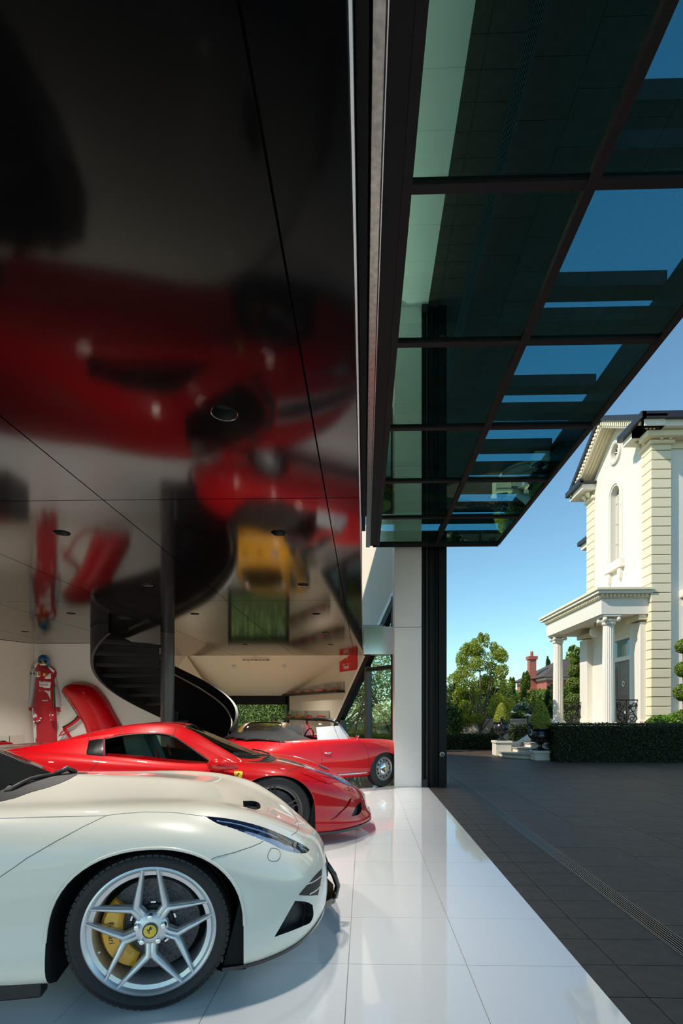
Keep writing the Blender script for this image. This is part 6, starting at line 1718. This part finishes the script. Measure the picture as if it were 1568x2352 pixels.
sp_('cuff', [(165,775),(252,780),(248,838),(172,838)], 'suit_red', .09); sp_('cuff', [(524,785),(570,785),(572,842),(532,842)], 'suit_red', .09)
for pts in ([(243,222),(300,175),(326,200),(285,262),(262,258)], [(430,235),(480,255),(522,298),(505,330),(460,288)]): sp_('shoulder_patch', pts, 'suit_white', .02, .07)
p1_ = sp_('chest_patch', [(290,310),(375,310),(378,385),(295,383)], 'suit_white', .012, .13, smooth_poly=False)
sp_('chest_patch', [(405,412),(418,385),(440,360),(470,342),(496,333),(498,406)], 'suit_white', .012, .13)
big = sp_('chest_patch', [(345,432),(503,450),(490,530),(350,520)], 'suit_white', .012, .14, smooth_poly=False)
sp_('belt_patch', [(345,556),(495,565),(495,680),(478,640),(455,600),(425,577),(390,570),(345,574)], 'suit_white', .012, .14)
sp_('belt_patch', [(385,682),(460,682),(462,700),(383,704)], 'suit_white', .010, .145, smooth_poly=False)
sp_('crest', [(400,330),(432,330),(432,365),(400,372)], 'badge_yellow', .010, .145, smooth_poly=False)
sp_('sponsor_badge', [(302,322),(318,322),(318,372),(302,372)], 'helmet_orange', .006, .143, smooth_poly=False); sp_('sponsor_badge', [(330,330),(360,320),(368,345),(355,370),(332,365)], 'helmet_orange', .006, .143)
sp_('arm_band', [(205,322),(262,322),(258,352),(207,352)], 'black_print', .01, .085, smooth_poly=False); sp_('arm_band', [(508,352),(528,352),(528,376),(510,376)], 'black_print', .01, .08, smooth_poly=False)
for pts in ([(243,785),(256,785),(275,1000),(295,1300),(310,1700),(290,1700),(272,1300),(258,1000)], [(290,720),(300,720),(285,840),(276,1000),(268,1000),(275,840)], [(276,1000),(312,985),(325,1100),(345,1300),(360,1700),(320,1700),(300,1300),(285,1120)]): sp_('leg_stripe', pts, 'suit_white', .012, .118)
M['suit_green'] = mat('suit_green', (.02,.22,.12), .8)
sp_('leg_stripe', [(300,1040),(308,1040),(330,1300),(342,1600),(335,1600),(320,1300)], 'suit_green', .008, .128); sp_('side_stripe', [(512,500),(522,500),(520,650),(516,800),(510,760)], 'suit_green', .01, .07)
def wall_text(s, pxc, w_px, Y, back, m, parent, o, shear=0.0, squash=1.0, rot=0.0):
    me = text_mesh(s, .1, .0012, 1.0, shear); w = max(v.co.x for v in me.vertices) - min(v.co.x for v in me.vertices)
    k = w_px * Y / FPX / w; p = atY(pxc[0], pxc[1], Y)
    me.transform(Matrix.Translation((p.x - o[0], p.y - back - o[1], p.z - o[2])) @ Matrix.Rotation(rot, 4, 'Y') @ Matrix.Rotation(PI/2, 4, 'X') @ Matrix.Diagonal((k, k*squash, 1, 1)))
    return link('lettering', me, M[m], parent)
wall_text('Santander', zS([(420,488)])[0], 19, YS, .158, 'red_print', big, so, rot=math.radians(4))
wall_text('Santander', zS([(425,691)])[0], 11, YS, .158, 'red_print', su, so)
hm_c = atY(*zS([(418,168)])[0], YS)
he = thing('racing_helmet', 'blue and orange racing helmet on the wall above the red suit', 'helmet', (hm_c.x, hm_c.y - .155, hm_c.z))
MB().sphere((0,0,0), .100, .125, .118, 28, 20).build('shell', M['helmet_blue'], he, smooth=True)
rows = [[(.1025*math.cos(a)*math.cos(t), -.128*math.sin(a)*math.cos(t), .1205*math.sin(t)) for t in np.linspace(-1.2, 1.35, 14)] for a in np.linspace(2.1, 2.9, 8)]
MB().grid(rows).build('stripe', M['helmet_orange'], he, smooth=True)
rows = [[(.1035*math.cos(a)*math.cos(t), -.130*math.sin(a)*math.cos(t), .122*math.sin(t)) for t in np.linspace(-.55, -.05, 8)] for a in np.linspace(.35, 2.3, 18)]
MB().grid(rows).build('visor', M['dark_glass'], he, smooth=True)
rows = [[(.1025*math.cos(a)*math.cos(t), -.128*math.sin(a)*math.cos(t), .1205*math.sin(t)) for t in np.linspace(-1.0, -.7, 5)] for a in np.linspace(.5, 2.5, 14)]
MB().grid(rows).build('chin_stripe', M['badge_yellow'], he, smooth=True)
for k, (pts, c_, lab) in enumerate(((
      [(288,890),(310,860),(338,848),(352,880),(360,910),(395,918),(398,935),(378,965),(330,972),(288,968),(280,930)], (320,905), 'red racing glove with white patch hanging at left of the suit'),
     ([(505,832),(530,838),(548,865),(566,895),(562,965),(540,965),(512,950),(502,890)], (535,900), 'red racing glove hanging at right of the suit'))):
    p = atY(*zS([c_])[0], YS); o_ = (p.x, p.y - .15, p.z); t = thing('racing_glove', lab, 'glove', o_)
    rel(inflate(zS(pts), YS, .07, back=.15), o_).build('palm', M['suit_red'], t, smooth=True, angle=60)
    if k == 0: rel(inflate(zS([(288,895),(335,865),(352,905),(310,930)]), YS, .012, back=.215, smooth_poly=False), o_).build('patch', M['suit_white'], t)
    for (x, y) in ([(300,968),(345,965),(372,955),(390,925)] if k == 0 else [(515,885),(545,885),(530,945)]):
        q = atY(*zS([(x, y)])[0], YS); MB().sphere((q.x - o_[0], -.045, q.z - o_[2]), .022, .02, .016, 8, 6).build('fingertip', M['suit_white'], t, smooth=True)
# red body panel hung on the wall
po = atY(220, 1680, YS); po = (po.x, po.y, po.z)
pn_ = thing('car_body_panel', 'large curved red car body panel with thin frame hung on the white wall', 'car panel', po)
rel(inflate(zS([(606,566),(640,500),(700,458),(830,442),(950,458),(1060,508),(1130,580),(1210,690),(1300,855),(1405,1040),(1500,1260),(1490,1380),(1330,1420),(1110,1420),(1010,1330),(960,1200),(930,1110),(900,1020),(830,895),(720,730)]), YS, .26, step=4), po).build('shell', M['red_paint'], pn_, smooth=True, angle=75)
def ptube(pts, r, m, off): 
    P_ = [atY(*zS([q])[0], YS) + Vector((0, -off, 0)) for q in pts]
    rel(MB().tube(P_, r, 8), po).build('frame', M[m], pn_, smooth=True)
ptube([(606,566),(720,730),(830,895)], .022, 'black_trim', .02)
ptube([(850,905),(800,965),(740,1010),(640,1062)], .030, 'red_paint', .05); ptube([(830,895),(785,950),(725,995),(630,1048)], .014, 'black_trim', .07)
ptube([(640,1062),(690,1130),(745,1215),(790,1300),(900,1400),(1110,1420)], .030, 'red_paint', .05)
ptube([(650,1085),(610,1110),(572,1168),(620,1145),(660,1128)], .014, 'red_print', .05)
# glass display case at the left wall
cp = atY(-60, 1715, 8.9); cs = thing('display_case', 'low glass display case on a black plinth at the far left wall', 'display case', (cp.x, cp.y, 0))
xr = atY(46, 1715, 8.9).x - cp.x; zt = atY(0, 1713, 8.9).z; zg = atY(0, 1689, 8.9).z
MB().box(-.45, xr, -.25, .25, 0, zt).build('plinth', M['shelf_black'], cs); MB().box(-.4, xr - .05, -.2, .2, zt, zg).build('glass_box', M['case_glass'], cs)
for x in (xr - .05,): MB().box(x - .004, x + .004, -.204, -.196, zt, zg).build('edge', M['frame_grey'], cs)
md_p = (cp.x + xr - .32, cp.y, zt)
# model cars in acrylic cases
mini = [('body', MB()), ('cabin', MB())]
gm, gmc = loft_grid(netB, 3, 3), loft_grid(netBg, 3, 3)
mm_ = solid_mesh('mini', gm, [M['red_paint']]); shade(mm_, 50); mc_ = solid_mesh('minicab', gmc, [M['dark_glass']]); shade(mc_, 50)
SCL = Matrix.Scale(1/12.5, 4) @ Matrix.Translation((1.15, 0, 0)); mm_.transform(SCL); mc_.transform(SCL)
mw_ = MB().lathe([(0,-.008),(.02,-.008),(.0225,-.004),(.0225,.004),(0,.004)], 14, axis='y').mesh('miniwheel', True, True, 40); mw_.materials.append(M['rubber'])
def model_car(p, rz, lab, group=None):
    t = thing('model_car', lab, 'model car', p, rz, group); link('body', mm_, None, t); link('cabin', mc_, None, t)
    for x in (1.15/12.5, (1.15 - 2.65)/12.5):
        for y in (-.068, .068): o = link('wheel', mw_, None, t); o.location = (x, y, .0225)
    return t
def hand_car(k): return ['first', 'second', 'third', 'fourth', 'fifth'][k]
WR_ = math.atan2(WD.y, WD.x)
def shelf_row(a, b, top_off, n, which, skip=()):
    A3, B3 = onw(*zW([a])[0]), onw(*zW([b])[0]); B3.z = A3.z = (A3.z + B3.z)/2
    d = (B3 - A3); Ls = d.length; u = d.normalized()
    t = thing('wall_shelf', 'black wall shelf carrying the %s row of red model cars' % which, 'shelf', (A3.x, A3.y, A3.z)); 
    MB().obox(u*Ls/2 - WN*.13, u*Ls/2, WN*.13, Vector((0,0,.025))).build('board', M['shelf_black'], t)
    w = Ls / n
    for k in range(n):
        h = .24 if which == 'lower' else (.115, .16, .21, .24, .25)[k]
        c_ = A3 + u * w * (k + .5) - WN*.13 + Vector((0,0,.025))
        ct = thing('model_case', 'clear acrylic case holding a red model car, %s from left on the %s shelf' % (hand_car(k), which), 'display case', c_, WR_, 'acrylic model cases on the %s shelf' % which)
        MB().box(-w/2 + .012, w/2 - .012, -.115, .115, 0, .012).build('base', M['shelf_black'], ct); MB().box(-w/2 + .012, w/2 - .012, -.115, .115, .0125, h).build('cover', M['case_glass'], ct)
        MB().box(-w/2 + .012, w/2 - .012, .105, .114, .0125, h*.98).build('back', M['case_back'], ct)
        model_car(c_ + Vector((0,0,.0135)), WR_ + (PI if k % 2 else 0) + (.12 if k % 2 else -.1), 'red model sports car in the %s case from left on the %s shelf' % (hand_car(k), which), 'red model cars on the %s shelf' % which)
M['case_back'] = mat('case_back', (.42,.38,.33), .6)
shelf_row((132,600), (850,556), 1, 5, 'upper'); shelf_row((132,912), (657,905), 1, 4, 'lower'); 
A_s = onw(*zW([(132,600)])[0]); 
model_car(md_p, 1.2, 'red model car inside the glass display case at the left wall')
# red banner
so2 = onw(*zW([(890,200)])[0], .03); bn = thing('banner', 'red wall sign with a white horse emblem and white script lettering', 'sign', so2)
def bpt(q): return onw(*zW([q])[0], .03) - so2
b0, b1 = bpt((780,300)), bpt((1000,270)); top = Vector((0,0,.40))
MB().poly3([b0, b1, b1 + top, b0 + top], WN*.02).build('board', M['sign_red'], bn)
def sign_text(s, c_px, w_m, parent, m, o, base=None, fx=1.0, fz=1.0, depth=.004):
    me = text_mesh(s, .1, depth); w = max(v.co.x for v in me.vertices) - min(v.co.x for v in me.vertices); k = w_m / w
    me.transform(base @ Matrix.Diagonal((k*fx, k*fz, 1, 1))); return link('lettering', me, M[m], parent)
Rw = Matrix(((WD.x, 0, -WN.x), (WD.y, 0, -WN.y), (0, 1, 0))).to_4x4()
sign_text('Ferrari', None, .27, bn, 'sign_white', so2, Matrix.Translation(bpt((870,235)) - WN*.008) @ Rw, 1, 1.6)
MB().bar(bpt((815,205)) - WN*.008, bpt((930,190)) - WN*.008, .008, .008).build('rule', M['sign_white'], bn)
hmb = horse_mb(.085, bpt((880,118)) - WN*.004, WD, (0,0,1), -WN, .006); hmb.build('emblem', M['sign_white'], bn)
# lettering on the sloping soffit
SN = Vector((0, (3.20 - ZW), (YF + .16 - 12.1))).normalized(); SU = Vector((0, -SN.z, SN.y))
pc = onplane(588, 1515.5, (0, YF, ZW - .012), SN)
lt = thing('wall_lettering', 'row of wide black capital letters on the sloping cream soffit', 'sign', pc)
Rs = Matrix(((1, 0, 0), (0, SU.y, -SN.y), (0, SU.z, -SN.z))).to_4x4()
sign_text('PORSCHE', None, 61 * pc.y / FPX, lt, 'black_print', pc, Matrix.Translation(-SN*.006) @ Rs, 1.0, .75, .004)
q0 = onplane(586, 1508, (0, YF, ZW - .012), SN) - pc
crest = [(-.10,.30),(.10,.30),(.11,.14),(.07,.05),(0,0),(-.07,.05),(-.11,.14)]
MB().poly3([q0 + Vector((x, 0, 0)) + SU*z - SN*.02 for x, z in crest], SN*.015).build('crest', M['brass'], lt)
